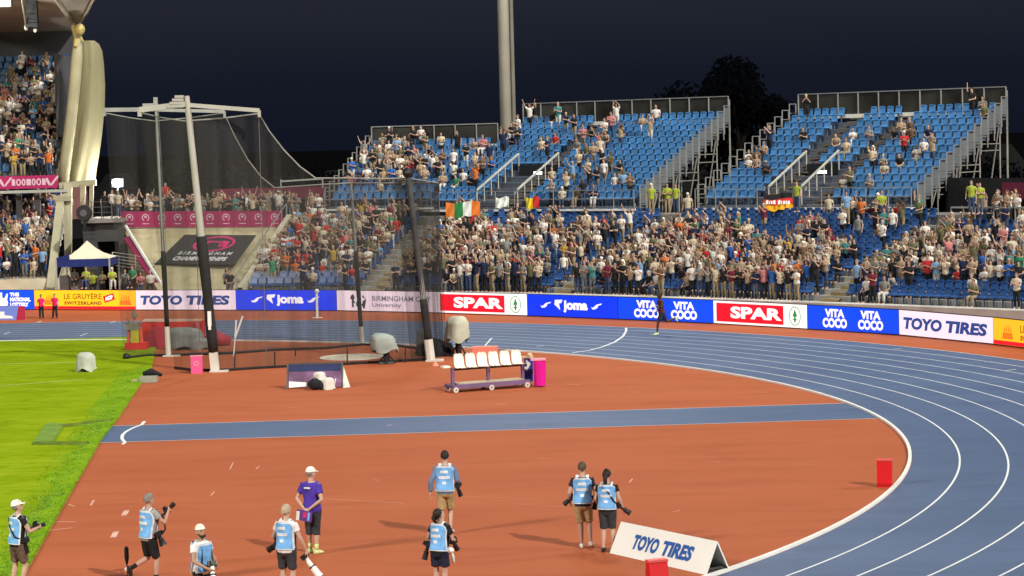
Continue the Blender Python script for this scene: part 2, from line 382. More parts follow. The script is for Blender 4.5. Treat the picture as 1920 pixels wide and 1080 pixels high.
def toyo(t, fr, L):
    letters(t, fr, LN, ("TOYO", .05 * L, .30, .42 * L, .50, dict(bold=.05, shear=.14)), ("TIRES", .51 * L, .30, .43 * L, .50, dict(bold=.05, shear=.14)))
def bird(mb, fr, cx, cy, s_):
    put_poly(mb, [(cx - s_, cy - .1 * s_), (cx - .75 * s_, cy - .25 * s_), (cx - .45 * s_, cy - .08 * s_), (cx - .05 * s_, cy + .22 * s_), (cx + .95 * s_, cy + .42 * s_), (cx + .7 * s_, cy + .2 * s_), (cx + .3 * s_, cy + .12 * s_), (cx + .05 * s_, cy - .25 * s_), (cx - .3 * s_, cy - .42 * s_), (cx - .8 * s_, cy - .45 * s_)], fr)
def joma(t, fr, L):
    letters(t, fr, LWH, ("joma", .405 * L, .24, .27 * L, .60, dict(bold=.05)))
    mb = MB(); bird(mb, fr, .215 * L, .60, .062 * L); bird(mb, fr, .775 * L, .60, .062 * L)
    put_poly(mb, [(.315 * L, .84), (.40 * L, .86), (.385 * L, .70), (.36 * L, .68), (.372 * L, .36), (.335 * L, .52), (.31 * L, .62)], fr)
    mb.build("emblem", LWH, t, world=True, fix=False)
def spar(t, fr, L):
    mb = MB(); put_poly(mb, [(.035 * L, .14), (.755 * L, .14), (.755 * L, .98), (.035 * L, .98)], fr, .006); mb.build("red_field", LR, t, world=True, fix=False)
    letters(t, fr, LWH, ("SPAR", .19 * L, .31, .55 * L, .54, dict(bold=.045)))
    mb = tree_emblem(t, None, .875 * L, .56, .42, fr, LWH, LG); mb.build("emblem", LG, t, world=True, fix=False)
def coco(t, fr, L):
    for c_ in (.31, .70):
        mb = MB(); w_ = .27 * L
        put_text(mb, "VITA", fr, c_ * L - w_ * .40, .60, w_ * .80, .36, bold=.055, lift=.014); put_text(mb, "COCO", fr, c_ * L - w_ * .5, .15, w_, .42, bold=.055, lift=.014)
        mb.build("lettering", LWH, t, world=True, fix=False)
def cheese(t, fr, L, part=False):
    mb = MB(); put_poly(mb, [(.02, .055), (L - .02, .055), (L - .02, .21), (.02, .21)], fr, .006); mb.build("red_band", LR, t, world=True, fix=False)
    mb = MB(); cake_mark(mb, .16 * L, .58, .36, fr); cake_mark(mb, .90 * L, .58, .36, fr); mb.build("emblem", LO, t, world=True, fix=False)
    letters(t, fr, LTY, ("LE GRUYÈRE", .30 * L, .60, .37 * L, .36, dict(bold=.01)), ("SWITZERLAND", .30 * L, .29, .37 * L, .19, dict(bold=.05, spacing=1.15)))
    O, ex, ey, en = fr; a = R(16); f2 = (O + ex * .70 * L + ey * .40, ex * math.cos(a) + ey * math.sin(a), ey * math.cos(a) - ex * math.sin(a), en)
    mb = MB(); put_poly(mb, [(0, 0), (.105 * L, 0), (.105 * L, .36), (0, .36)], f2, .012); mb.mat(1); put_text(mb, "AOP", f2, .012 * L, .07, .08 * L, .22, bold=.06, lift=.02)
    mb.build("tag_mark", [LR, LWH], t, world=True, fix=False)
def lottery(t, fr, L):
    letters(t, fr, LWH, ("THE", .765 * L, .74, .09 * L, .20, dict(bold=.06)), ("NATIONAL", .765 * L, .46, .20 * L, .22, dict(bold=.06)), ("LOTTERY", .765 * L, .18, .18 * L, .22, dict(bold=.06)))
    mb = MB(); put_disc(mb, .69 * L, .38, .055 * L, .27, fr); put_poly(mb, [(.655 * L, .5), (.675 * L, .95), (.69 * L, .95), (.69 * L, .5)], fr); put_poly(mb, [(.70 * L, .5), (.735 * L, .90), (.748 * L, .86), (.73 * L, .4)], fr)
    mb.build("emblem", LWH, t, world=True, fix=False)
def city(t, fr, L):
    letters(t, fr, LGY, ("BIRMINGHAM CITY", .36 * L, .56, .58 * L, .27, dict(bold=.01)), ("University", .36 * L, .20, .29 * L, .27, dict(bold=.01)))
    mb = MB()
    for (x, y, s_) in ((.165, .30, 1), (.275, .25, -1)):   # two rampant figures either side of a shield
        x *= L; put_poly(mb, [(x - .06, y - .08), (x + .06, y - .08), (x + .05, y + .16), (x + .16 * s_, y + .10), (x + .07, y + .30), (x + .13, y + .42), (x + .04 * s_, y + .60), (x - .10, y + .52), (x - .16 * s_, y + .38), (x - .06, y + .30)], fr)
    put_poly(mb, [(.20 * L, .30), (.22 * L, .20), (.24 * L, .30), (.24 * L, .52), (.20 * L, .52)], fr)
    mb.build("emblem", LK, t, world=True, fix=False)
for i, (lab, fc, fn) in enumerate([
    ("blue screen with white lottery wording, beside the white gazebo's stand", LB2, lottery),
    ("amber screen with brown cheese wording below the white gazebo", LY, cheese),
    ("pale pink screen with navy tyre wording, below the cream bank", LW_, toyo),
    ("royal blue screen with white lower-case wording behind the cage's open net", LB, joma),
    ("pale pink screen with grey university wording and black crest, behind the cage", LW_, city),
    ("red and white tree-emblem screen next to the cage's last post", LWH, spar),
    ("royal blue screen with white wording, between a red screen and a coconut screen", LB, joma),
    ("blue coconut-drink screen directly behind the runner", LB2, coco),
    ("red and white tree-emblem screen between two blue coconut screens", LWH, spar),
    ("blue coconut-drink screen between the red screen and a pale pink one", LB2, coco),
    ("pale pink screen with navy tyre wording, on the bend past the blue screens", LW_, toyo),
    ("amber screen with orange cake emblem at the end of the bend", LY, cheese)]):
    board(i, lab, fc, fn)

# ================================================================== STANDS
def seat_mb(sc_=1.0):
    mb = MB()
    for c, d, t in (((0, .11, .64), (.38, .04, .36), R(-12)), ((0, .10, .83), (.30, .04, .05), R(-12)), ((0, -.06, .45), (.38, .30, .05), R(14)), ((0, .06, .41), (.42, .10, .05), 0)):
        mb.box(c, d, M=Matrix.Rotation(t, 3, 'X'))
    mb.box((0, .06, .2), (.05, .05, .4)); return mb
seat_src = seat_mb()
def seat_mesh(m):
    return seat_src.mesh("seat", [m])
def join_instances(src, Ms):
    v = np.array(src.v); n = len(v); mb = MB()
    for k, M in enumerate(Ms):
        A = np.array(M); mb.v += [tuple(q) for q in (v @ A[:3, :3].T + A[:3, 3])]
        mb.f += [tuple(i + k * n for i in f) for f in src.f]
    mb.mi = [0] * len(mb.f); return mb
def put_seats(root, Ms, m):
    """the hundred seats nearest the camera as parts, the rest as one part of kind stuff"""
    Ms = sorted(Ms, key=lambda M: M.translation.length); me = seat_mesh(m)
    rl = Matrix.Translation(root.location)
    for M in Ms[:100]:
        o = link("seat", me, root); o.matrix_local = rl.inverted() @ M
    if Ms[100:]:
        kind(join_instances(seat_src, Ms[100:]).build("seat_rows", m, root, world=True, fix=False), "stuff")
PEOPLE = []        # spectators to come: dict(pos, yaw, stand, row, u, v)
def look(nx, ny): return math.atan2(-(-nx), -ny) if 0 else math.atan2(nx, -ny)   # yaw whose +y axis faces (-nx,-ny)
def seatM(p, n):   # back of the seat towards n
    ex = Vector((n.y, -n.x, 0)); return Matrix(((ex.x, n.x, 0, p.x), (ex.y, n.y, 0, p.y), (0, 0, 1, p.z), (0, 0, 0, 1)))
# ---- lower curved terrace
AL = [(0, 8), (7, 17), (12, 28), (18, 36), (24, 41), (36, 44), (52, 47)]
def alpha(s):
    for (s0, a0), (s1, a1) in zip(AL, AL[1:]):
        if s <= s1: return R(a0 + (a1 - a0) * (max(s, 0) - s0) / (s1 - s0))
    return R(AL[-1][1])
FS = [Vector((-14.4, 122.6, 0))]; DS = .25
while len(FS) < 52 / DS + 2:
    a = alpha(len(FS) * DS); FS.append(FS[-1] + Vector((math.cos(a), -math.sin(a), 0)) * DS)
def F(s, d=0.0, z=0.0):
    k = max(0, s / DS); j = min(int(k), len(FS) - 2); p = FS[j].lerp(FS[j + 1], k - j); a = alpha(s)
    return Vector((p.x + math.sin(a) * d, p.y + math.cos(a) * d, z))
def Nn(s): a = alpha(s); return Vector((math.sin(a), math.cos(a), 0))
def s_at(u, d, z):
    return min((abs(px(F(k * .1, d, z))[0] - u), k * .1) for k in range(515))[1]
TD, TR, TZ, NR = .80, .235, .75, 14
SA = [s_at(700, 0, TZ), s_at(1048, 0, TZ), s_at(1545, 0, TZ)]        # aisles
SR = SA[2] + .6                                                       # beyond this aisle two rows fewer
lower = thing("lower_terrace", "curved lower terrace of blue seats behind the boards, packed with people", "grandstand", F(20, 0, 0))
mb = MB(); SS = [k * 1.0 for k in range(52)]
for i in range(NR):
    d, z = i * TD, TZ + i * TR; ss = [s for s in SS if i < 12 or s <= SR]
    mb.grid([[F(s, d, z - TR if i else 0) for s in ss], [F(s, d, z) for s in ss], [F(s, d + TD, z) for s in ss]])
mb.build("terrace", concrete, lower, world=True, fix=False)
mb = MB(); mb.grid([[F(s, -.9, 0) for s in SS], [F(s, -.9, .80) for s in SS], [F(s, -.55, .84) for s in SS], [F(s, -.25, .72) for s in SS], [F(s, 0, .72) for s in SS]])
mb.build("parapet", mat("pale_parapet", (.46, .45, .42), .7, .25, .6), lower, world=True, fix=False)
mb = MB(); dback = NR * TD; ss = [s for s in SS if s <= SR + .5]
mb.grid([[F(s, dback, TZ + 13 * TR) for s in ss], [F(s, dback, 4.30) for s in ss], [F(s, dback + 3.2, 4.30) for s in ss]])
ss = [s for s in SS if s >= SR - .4]; mb.grid([[F(s, 12 * TD, TZ + 11 * TR) for s in ss], [F(s, 12 * TD, 3.85) for s in ss], [F(s, 12 * TD + 7, 3.9) for s in ss]])
mb.build("concourse", mat("concourse_deck", (.16, .155, .15), .85, .2, 1), lower, world=True, fix=False)
stairm = mat("aisle_step_edge", (.33, .25, .13), .8, .25, 2)
for k, sa in enumerate(SA):
    mb = MB()
    for i in range(NR if k < 2 else 12):
        for h in (0, 1):
            d = i * TD + h * TD / 2; z = TZ + i * TR + h * TR / 2
            n = Nn(sa); M = Matrix((Vector((n.y, -n.x, 0)), n, Vector((0, 0, 1)))).transposed()
            mb.box(F(sa, d + .19 , z - .04), (.92, .36, .10 + .02 * h), M=M)
    mb.build("aisle_stairs", stairm, lower, world=True)
lower_seats = []; occ_lower = []
for i in range(NR):
    d, z = i * TD + .52, TZ + i * TR; s = .5
    while s < 51.5:
        if min(abs(s - a) for a in SA) > .72 and (i < 12 or s < SR - .6):
            p = F(s, d, z); n = Nn(s); lower_seats.append(seatM(p, n)); occ_lower.append((i, s, p, n))
        s += .47
put_seats(lower, lower_seats, seat_navy)
# end wall of the terrace with its sloping handrail
mb = MB(); n_ = 9
tops = [F(0, d, TZ + d / TD * TR + .55) - Vector((.12, 0, 0)) for d in (-.6, 2, 4, 6, 8, 10, 11.2)]
mb.grid([[Vector((p.x, p.y, 0)) for p in tops], tops, [p + Vector((.3, 0, 0)) for p in tops], [Vector((p.x + .3, p.y, 0)) for p in tops]])
mb.build("end_wall", cream_conc, lower, world=True)
mb = MB(); hr = [p + Vector((0, 0, .62)) for p in tops]; mb.tube(hr, [.03] * len(hr), 6)
for p, q in zip(tops, hr): mb.bar(p, q, .04)
mb.build("handrail", steel, lower, world=True)
def rail(mb, pts, h=1.05, post=.06, bars=2, wd=.045):
    for p in pts: mb.bar(p, p + Vector((0, 0, h)), post)
    for a, b in zip(pts, pts[1:]):
        for k in range(bars): z = Vector((0, 0, h - k * h / max(bars, 1) * .92)); mb.bar(a + z, b + z, wd)
# concourse rail to the right of the last aisle
mb = MB(); rail(mb, [F(s, 12 * TD + .2, 3.78) for s in [SR + k * 1.15 for k in range(13)]], .95, .05, 1, .08)
mb.build("concourse_rail", steel, lower, world=True)

# ---- temporary stands on scaffolding
class Block:
    def __init__(s, P0, ang, W, rows, dep, z0, rise, widen=0.0):
        s.P0 = Vector(P0); s.t = Vector((math.cos(R(ang)), -math.sin(R(ang)), 0)); s.n = Vector((math.sin(R(ang)), math.cos(R(ang)), 0))
        s.W, s.rows, s.dep, s.z0, s.rise, s.wd = W, rows, dep, z0, rise, widen
    def p(s, x, d, z): q = s.P0 + s.t * x + s.n * d; return Vector((q.x, q.y, z))
    def z(s, i): return s.z0 + i * s.rise
    def w(s, i): return s.W + s.wd * i
dark_glass = mat("rail_infill", (.035, .034, .030), .25, .6, .35)
white_kick = mat("white_kickboard", (.66, .65, .60), .6, .12, 1)
step_dark = mat("stair_tread_brown", (.15, .115, .075), .85, .3, 2)
mesh_infill = mat("pale_side_panel", (.13, .15, .165), .5, .15, 1)
stand_steel = mat("stand_rail_steel", (.24, .24, .225), .45, .15, 2, metal=.3)
def temp_stand(name, label, b, aisles, vom, sides, occ, backrail=True):
    root = thing(name, label, "grandstand", b.p(b.W / 2, 0, 0))
    M3 = Matrix((b.t, b.n, Vector((0, 0, 1)))).transposed()
    mb = MB()
    for i in range(b.rows):
        W = b.w(i); z = b.z(i); d = i * b.dep
        mb.box(b.p(W / 2, d + b.dep / 2, z - .06), (W, b.dep + .02, .12), M=M3)
        mb.box(b.p(W / 2, d + .03, z - b.rise / 2 - .06), (W - .01, .05, b.rise - .02), M=M3)
    mb.build("deck", mat("stand_deck", (.085, .10, .13), .8, .2, 1), root, world=True)
    seats = []
    for i in range(b.rows):
        x = .35
        while x < b.w(i) - .3:
            f = x / b.w(i)
            if all(abs(x - (fa * b.w(i) + off * (b.rows - 1 - i))) > .62 for fa, off in aisles) and not (vom and i < vom[2] and vom[0] - .3 < x < vom[1] + .3):
                p = b.p(x, i * b.dep + b.dep * .6, b.z(i)); seats.append(seatM(p, b.n)); occ.append((name, i, p, b.n, i / b.rows, b.dep))
            x += .52
    put_seats(root, seats, seat_blue)
    for fa, off in aisles:
        mb = MB()
        for i in range(b.rows):
            for h in (0, 1):
                x = fa * b.w(i) + off * (b.rows - 1 - i); mb.box(b.p(x, i * b.dep + h * b.dep / 2 + b.dep * .22, b.z(i) + h * b.rise / 2 + .02), (.82, b.dep * .46, .06), M=M3)
        mb.build("aisle_stairs", step_dark, root, world=True)
    i = b.rows - 1; W = b.w(i); d = b.rows * b.dep; z = b.z(i)
    if backrail:
        mb = MB(); npost = max(3, int(W / 1.25)); pts = [b.p(W * k / npost, d, z + .45) for k in range(npost + 1)]
        rail(mb, pts, 1.25, .07, 1, .06); mb.build("back_rail", stand_steel, root, world=True)
        mb = MB(); mb.box(b.p(W / 2, d + .05, z + 1.05), (W - .05, .02, 1.1), M=M3); mb.build("back_panel", dark_glass, root, world=True)
        mb = MB(); mb.box(b.p(W / 2, d - .02, z + .36), (W, .06, .22), M=M3); mb.build("kickboard", white_kick, root, world=True)
    for side in sides:       # stepped side rails, a bay a row
        mb = MB(); m2 = MB(); sg = 1 if side == 'right' else 0
        for i in range(b.rows):
            x = b.w(i) * sg + (.12 if sg else -.12); p0 = b.p(x, i * b.dep, b.z(i)); p1 = b.p(x, (i + 1) * b.dep - .1, b.z(i))
            for p in (p0, p1): mb.bar(p - Vector((0, 0, .5)), p + Vector((0, 0, 1.15)), .06)
            for zz in (1.15, .62, .1): mb.bar(p0 + Vector((0, 0, zz)), p1 + Vector((0, 0, zz)), .05)
            m2.box((p0 + p1) / 2 + Vector((0, 0, .6)), (.02, (p1 - p0).length - .1, .85), M=M3)
        mb.build("side_rail", stand_steel, root, world=True)
        if side == 'right': m2.build("side_panel", mesh_infill, root, world=True)
    # front rail and the pale edge of its platform
    gaps = [(vom[0], vom[1])] if vom else []
    mb = MB(); xs = np.linspace(0, b.W, max(3, int(b.W / 1.3)) + 1); zf = b.z0 - .12
    rail(mb, [b.p(x, -.45, zf) for x in xs], 1.05, .05, 2, .045)
    mb.build("front_rail", stand_steel, root, world=True)
    mb = MB(); mb.box(b.p(b.W / 2, -.28, zf - .05), (b.W, .5, .1), M=M3); mb.build("front_platform", white_kick, root, world=True)
    if vom:                   # entrance cut into the rows, flanked by sloping balustrades
        x0, x1, nr = vom; mb = MB(); xm = (x0 + x1) / 2
        for x in (x0, x1):
            a = b.p(x, .1, b.z0 + 1.0); e = b.p(x, nr * b.dep, b.z(nr) + 1.0); mb.bar(a, e, .09)
            for k in range(nr + 1): q = a.lerp(e, k / nr); mb.bar(q, q - Vector((0, 0, 1.05)), .05)
        mb.build("entrance_balustrade", mat("pale_balustrade", (.42, .41, .36), .6, .1, 2), root, world=True)
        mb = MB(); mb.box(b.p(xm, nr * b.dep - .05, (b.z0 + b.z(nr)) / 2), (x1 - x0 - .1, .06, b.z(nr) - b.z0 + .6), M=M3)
        mb.box(b.p(xm, nr * b.dep / 2, b.z0 + .03), (x1 - x0 - .1, nr * b.dep, .05), M=M3); mb.build("entrance_back", dark_void, root, world=True)  # near-black back and floor stand in for shade in the entrance
        mb = MB()
        for k in range(nr):
            if k > 1: mb.box(b.p(xm + .2, k * b.dep * .8 + .2, b.z0 + k * .2), (x1 - x0 - .8, .3, .06), M=M3)
        mb.build("entrance_steps", step_dark, root, world=True)
        mb = MB(); mb.box(b.p(xm, nr * b.dep - .12, b.z(nr) - .15), (.55, .06, .16), M=M3); mb.build("entrance_lamp", mat("entrance_lamp_glass", (.9, .95, 1), .4, 0, 1, emit=2.5), root, world=True)
    # understructure
    mb = MB(); mb.box(b.p(b.W / 2, .1, (b.z0 - .2) / 2), (b.W, .06, b.z0 - .3), M=M3); mb.build("front_shade_sheet", dark_void, root, world=True)  # dark sheet in place of the shade under the rows
    mb = MB(); nx = int(b.W / 2.4)
    for kx in range(nx + 1):
        x = b.W * kx / nx
        for i in range(0, b.rows + 1, 3):
            zt = b.z(min(i, b.rows - 1)) - .15; mb.bar(b.p(x, i * b.dep, 0), b.p(x, i * b.dep, zt), .07)
            if i: mb.bar(b.p(x, (i - 3) * b.dep, b.z0 - 3), b.p(x, i * b.dep, zt), .05); mb.bar(b.p(x, (i - 3) * b.dep, b.z(max(i - 3, 0)) - .3), b.p(x, i * b.dep, b.z(max(i - 3, 0)) - .3), .05)
            if i: mb.bar(b.p(x, (i - 3) * b.dep, zt - 1.6), b.p(x, i * b.dep, zt - 1.6), .05)
    d = b.rows * b.dep; zt = b.z(b.rows - 1)
    for x in (0, b.W + b.wd * b.rows):
        mb.bar(b.p(x, d + .1, 0), b.p(x, d + .1, zt + 1.5), .09)
    mb.build("scaffolding", mat("scaffold_tube", (.30, .29, .26), .5, .2, 2, metal=.2), root, world=True)
    return root
OCC = []
bA = Block((-10.76, 135.9, 0), 18, 6.7, 10, .75, 4.9, .333, .17)
bB = Block((-4.9, 134.3, 0), 34, 14.4, 14, .75, 4.75, .333)
bC = Block((10.35, 125.6, 0), 37, 13.0, 13, .84, 4.72, .3625)
temp_stand("temporary_stand", "shorter temporary stand packed with people, above the hammer cage", bA, [], None, ('left',), OCC)
temp_stand("temporary_stand", "tall half-empty temporary stand of blue seats behind the light mast", bB, [(.40, 0)], (3.6, 6.4, 6), ('right',), OCC)
temp_stand("temporary_stand", "nearly empty temporary stand on open scaffolding at the far bend", bC, [(.31, 0), (.56, 0)], (4.3, 6.3, 5), ('left', 'right'), OCC)

# ================================================================== cream bank, hoardings, tunnel, main stand
def facade_pts(*q): return [at(*p) for p in q]
magenta = mat("magenta_vinyl", (.36, .012, .10), .55, .10, .8); maroon = mat("maroon_screen", (.13, .010, .035), .8, .15, .8); pale_mark = mat("pale_print", (.62, .42, .50), .6, .05, 3)
bank = thing("retaining_bank", "sloping cream bank under the magenta hoarding, with a dark banner lying on it", "bank", at(390, 540, 128).xy.to_3d())
bl, br_, tl, tr_ = at(300, 552, 127), at(452, 552, 125.5), at(228, 424, 134), at(522, 420, 133)
mb = MB(); rows = []
for k in range(9):
    f = k / 8; l = bl.lerp(tl, f); r_ = br_.lerp(tr_, f); rows.append([l.lerp(r_, j / 12) + Vector((0, 0, rng.uniform(-.03, .03) if 0 < k < 8 else 0)) for j in range(13)])
mb.grid(rows)
mb.grid([rows[-1], [p + Vector((0, .1, .12)) for p in rows[-1]], [p + Vector((0, 4, .12)) for p in rows[-1]]])
mb.grid([[Vector((p.x, p.y, -.01)) for p in rows[0]], rows[0]])
for e in (0, -1): mb.grid([[r_[e] for r_ in rows], [Vector((r_[e].x, r_[e].y + .05, 0)) for r_ in rows]])
bankm = two_scale("cream_straw_slope", (.42, .37, .22), (.53, .48, .31), (.33, .27, .13), .35, 1.4, .9, (1, 1, 1), 6, .3, .1)
mb.build("slope", bankm, bank, world=True, smooth=False)
# its side strip in magenta with a pale kerb
mb = MB(); e0, e1 = at(288, 535, 126.6), at(232, 450, 132.2); e2, e3 = at(299, 533, 126.4), at(243, 446, 132.0); up = Vector((0, -.05, .12))
mb.grid([[e0 + up, e1 + up], [e2 + up, e3 + up]]); mb.grid([[e0 + up, e1 + up], [e0, e1]]); mb.build("side_strip", magenta, bank, world=True)
mb = MB(); mb.tube([at(302, 536, 126.2) + up, at(236, 428, 133) + up], [.10, .10], 6); mb.build("side_kerb", white_paint, bank, world=True)
nslope = ((br_ - bl).cross(tl - bl)).normalized(); nslope = nslope if nslope.z > 0 else -nslope
def on_bank(u, v, lift=.08):
    d = ray(u, v); t = (bl - Vector((0, 0, CH))).dot(nslope) / d.dot(nslope); return Vector((d.x * t, d.y * t, CH + d.z * t)) + nslope * lift
q0, q1, q2, q3 = on_bank(291, 496), on_bank(442, 498), on_bank(482, 443), on_bank(347, 442)
ban = thing("banner", "dark grey banner with a pink oval emblem, laid on the cream bank", "banner", (q0 + q1) / 2)
mb = MB(); mb.grid([[q0, q1], [q3, q2]]); mb.grid([[q0 - nslope * .07, q1 - nslope * .07], [q0, q1]]); mb.build("sheet", mat("charcoal_vinyl", (.035, .033, .035), .6, .15, 1), ban, world=True)
exb = (q1 - q0).normalized(); eyb = (q3 - q0); eyb = eyb - exb * 0; Hb = eyb.length; eyb.normalize(); Lb = (q1 - q0).length
fr = (q0, exb, eyb, nslope)
mb = MB(); put_ring(mb, Lb * .49, Hb * .68, Lb * .25, Hb * .27, .16, fr, .02); put_ring(mb, Lb * .49, Hb * .62, Lb * .13, Hb * .16, .14, fr, .02, a0=-20, a1=200)
put_poly(mb, [(Lb * .30, Hb * .52), (Lb * .42, Hb * .60), (Lb * .42, Hb * .80), (Lb * .33, Hb * .76)], fr, .02); put_poly(mb, [(Lb * .56, Hb * .60), (Lb * .68, Hb * .54), (Lb * .66, Hb * .76), (Lb * .56, Hb * .8)], fr, .02)
mb.build("emblem", mat("pink_print", (.55, .03, .16), .6, .05, 2), ban, world=True, fix=False)
mb = MB(); put_text(mb, "BIRMINGHAM", fr, Lb * .17, Hb * .30, Lb * .66, Hb * .11, bold=.03, spacing=1.5, lift=.02); put_text(mb, "CHAMPIONSHIPS", fr, Lb * .17, Hb * .10, Lb * .66, Hb * .14, bold=.05, lift=.02)
mb.build("lettering", mat("grey_white_print", (.55, .55, .55), .6, .05, 2), ban, world=True, fix=False)
hb0, hb1 = at(229, 425, 133.6), at(531, 424, 132.6)
ho = thing("hoarding", "long magenta hoarding with a row of pale ring emblems on top of the bank", "hoarding", (hb0 + hb1) / 2)
exh = (hb1 - hb0); Lh = exh.length; exh.normalize(); enh = Vector((exh.y, -exh.x, 0)).normalized(); eyh = Vector((0, 0, 1))
mb = MB(); Mh = Matrix((exh, -enh, eyh)).transposed(); mb.box((hb0 + hb1) / 2 + eyh * .42, (Lh, .08, .92), M=Mh); mb.build("panel", magenta, ho, world=True)
mb = MB(); frh = (hb0 + enh * .04, exh, eyh, enh)
for k in range(10):
    cx = (k + .5) * Lh / 10; put_ring(mb, cx, .52, .22, .22, .055, frh, .012, a0=-60, a1=240); put_disc(mb, cx, .56, .09, .07, frh, .014, 10)
    put_poly(mb, [(cx - .2, .14), (cx + .2, .14), (cx + .2, .19), (cx - .2, .19)], frh)
mb.build("ring_emblems", pale_mark, ho, world=True, fix=False)
mb = MB()
for k in range(11):
    x = k * Lh / 10; mb.box(hb0 + exh * x + enh * .045 + eyh * .42, (.035, .02, .92), M=Mh)
mb.build("seam", mat("magenta_seam", (.25, .008, .06), .6, .1, 1), ho, world=True)
# terrace deck behind the hoarding and the dim screen at its back
mb = MB(); a, b = at(190, 421, 134.5), at(610, 412, 134.5); zz = Vector((0, 0, 0))
mb.grid([[a, b], [a + Vector((0, 9, .1)), b + Vector((0, 9, .1))]]); tag(mb.build("viewing_deck", concrete), "flat viewing deck behind the magenta hoarding", "deck")
mb = MB(); a, b = at(400, 372, 140), at(612, 366, 140); mb.box((a + b) / 2 + Vector((0, 0, .18)), ((b - a).length, .1, .75)); 
for k in range(8): p = a.lerp(b, k / 7); mb.bar(Vector((p.x, p.y + .1, p.z - 2)), p + Vector((0, .1, .5)), .07)
tag(mb.build("screen_fence", maroon), "dim maroon screen fence behind the crowd on the bank", "fence")
mb = MB(); a, b = at(527, 352, 138), at(605, 352, 138); mb.bar(a, a + Vector((0, 0, .5)), .07); mb.bar(at(527, 340, 138), at(605, 335, 138), .09); mb.bar(b, at(605, 335, 138), .07)
tag(mb.build("handrail", steel), "grey handrail frame left of the shorter temporary stand", "handrail")
# tunnel block left of the bank
tun = thing("tunnel_block", "dark concrete tunnel block with a railed platform beside the cream bank", "building", at(190, 540, 132).xy.to_3d())
mb = MB(); a, b = at(152, 412, 132), at(228, 410, 132); c = Vector(((a.x + b.x) / 2, 134.5, a.z - .1)); mb.box(c, (b.x - a.x, 5, .22)); mb.build("platform", mat("platform_slab", (.18, .17, .15), .8, .15, 1), tun, world=True)
mb = MB(); mb.box((c.x, 132.6, a.z - .75), (b.x - a.x - .05, .3, 1.1)); mb.box((a.x + .4, 133.2, a.z / 2 - .1), (.8, 1.5, a.z - .3)); mb.box((b.x - .15, 133.2, a.z / 2 - .1), (.28, 1.5, a.z - .3)); mb.build("wall", mat("dark_wall", (.05, .05, .05), .8, .2, 1), tun, world=True)
mb = MB(); mb.box((c.x, 135, a.z / 2 - .6), (b.x - a.x - 1, .2, a.z - 1)); mb.build("tunnel_mouth", dark_void, tun, world=True)  # flat near-black panel painted in for the tunnel's darkness
mb = MB(); rail(mb, [Vector((a.x + (b.x - a.x) * k / 4, 132.2, a.z)) for k in range(4)], 1.0, .05, 3, .03); mb.build("platform_rail", dark_steel, tun, world=True)
mb = MB(); p = at(158, 399, 131.5); mb.tube([p + Vector((0, .5, 0)), p, p - Vector((0, .25, 0))], [.40, .47, .43], 16); mb.bar(p, p - Vector((0, 0, .9)), .1)
ls = thing("fan_unit", "big round black fan unit on the platform under the fabric wing", "fan", p - Vector((0, 0, .6))); mb.build("drum", black_plastic, ls, world=True)
mb = MB(); mb.tube([p - Vector((0, .26, 0)), p - Vector((0, .30, 0))], [.2, .2], 12); mb.build("hub", dark_steel, ls, world=True)
# ---- main stand
MS = thing("main_stand", "two-tier main stand full of people under a pale roof, at the straight", "grandstand", at(20, 530, 134).xy.to_3d())
bMl = Block((at(-70, 524, 132).x, 132.4, 0), math.degrees(-TH), at(86, 524, 132).x - at(-70, 524, 132).x, 14, .8, 1.35, .325, .0)
Mm = Matrix((bMl.t, bMl.n, Vector((0, 0, 1)))).transposed()
mb = MB()
for i in range(14): mb.box(bMl.p(bMl.W / 2, i * .8 + .4, bMl.z(i) - .18), (bMl.W, .82, .36), M=Mm)
mb.build("lower_tier", concrete, MS, world=True)
mb = MB(); mb.box(bMl.p(bMl.W / 2 + .6, -.2, .65), (bMl.W + 1.2, .3, 1.3), M=Mm); mb.build("front_wall", cream_conc, MS, world=True)
occ_main = []
def mseats(b, up):
    Ms = []
    for i in range(b.rows):
        x = .3
        while x < b.W - .2:
            p = b.p(x, i * b.dep + .5, b.z(i)); Ms.append(seatM(p, b.n)); occ_main.append((up, i, p, b.n)); x += .52
    return Ms
Ms1 = mseats(bMl, 0)
bMu = Block((at(-70, 326, 137).x, 137.4, 0), math.degrees(-TH), at(106, 326, 137).x - at(-70, 326, 137).x, 16, .78, at(50, 322, 137).z - .35, .46, .0)
Ms2 = mseats(bMu, 1)
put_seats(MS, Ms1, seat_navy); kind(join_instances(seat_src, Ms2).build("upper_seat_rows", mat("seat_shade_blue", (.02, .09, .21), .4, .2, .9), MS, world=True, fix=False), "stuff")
mb = MB()
for i in range(16): mb.box(bMu.p(bMu.W / 2, i * .78 + .4, bMu.z(i) - .23), (bMu.W, .80, .46), M=Mm)
mb.build("upper_tier", concrete, MS, world=True)
p0, p1 = at(-70, 352, 136.6), at(109, 352, 136.6); W = p1.x - p0.x; hz = (at(50, 328, 136.6).z - at(50, 352, 136.6).z)
mb = MB(); mb.box(((p0.x + p1.x) / 2, 136.55, p1.z + hz / 2), (W, .12, hz)); mb.build("fascia", magenta, MS, world=True)
mb = MB(); ff = (Vector((p0.x, 136.48, p1.z)), Vector((1, 0, 0)), Vector((0, 0, 1)), Vector((0, -1, 0)))
def X(u): return at(u, 340, 136.48).x - p0.x
for u in (8, 95):
    c = X(u); s_ = .36 * (1 if u < 50 else 1)
    put_poly(mb, [(c - s_, hz * .72), (c - s_ * .3, hz * .2), (c + s_ * .1, hz * .2), (c - s_ * .5, hz * .8)], ff); put_poly(mb, [(c + s_ * 1.4, hz * .9), (c + s_ * 1.0, hz * .9), (c - s_ * .1, hz * .25), (c + s_ * .2, hz * .2)], ff)
xx = X(22)
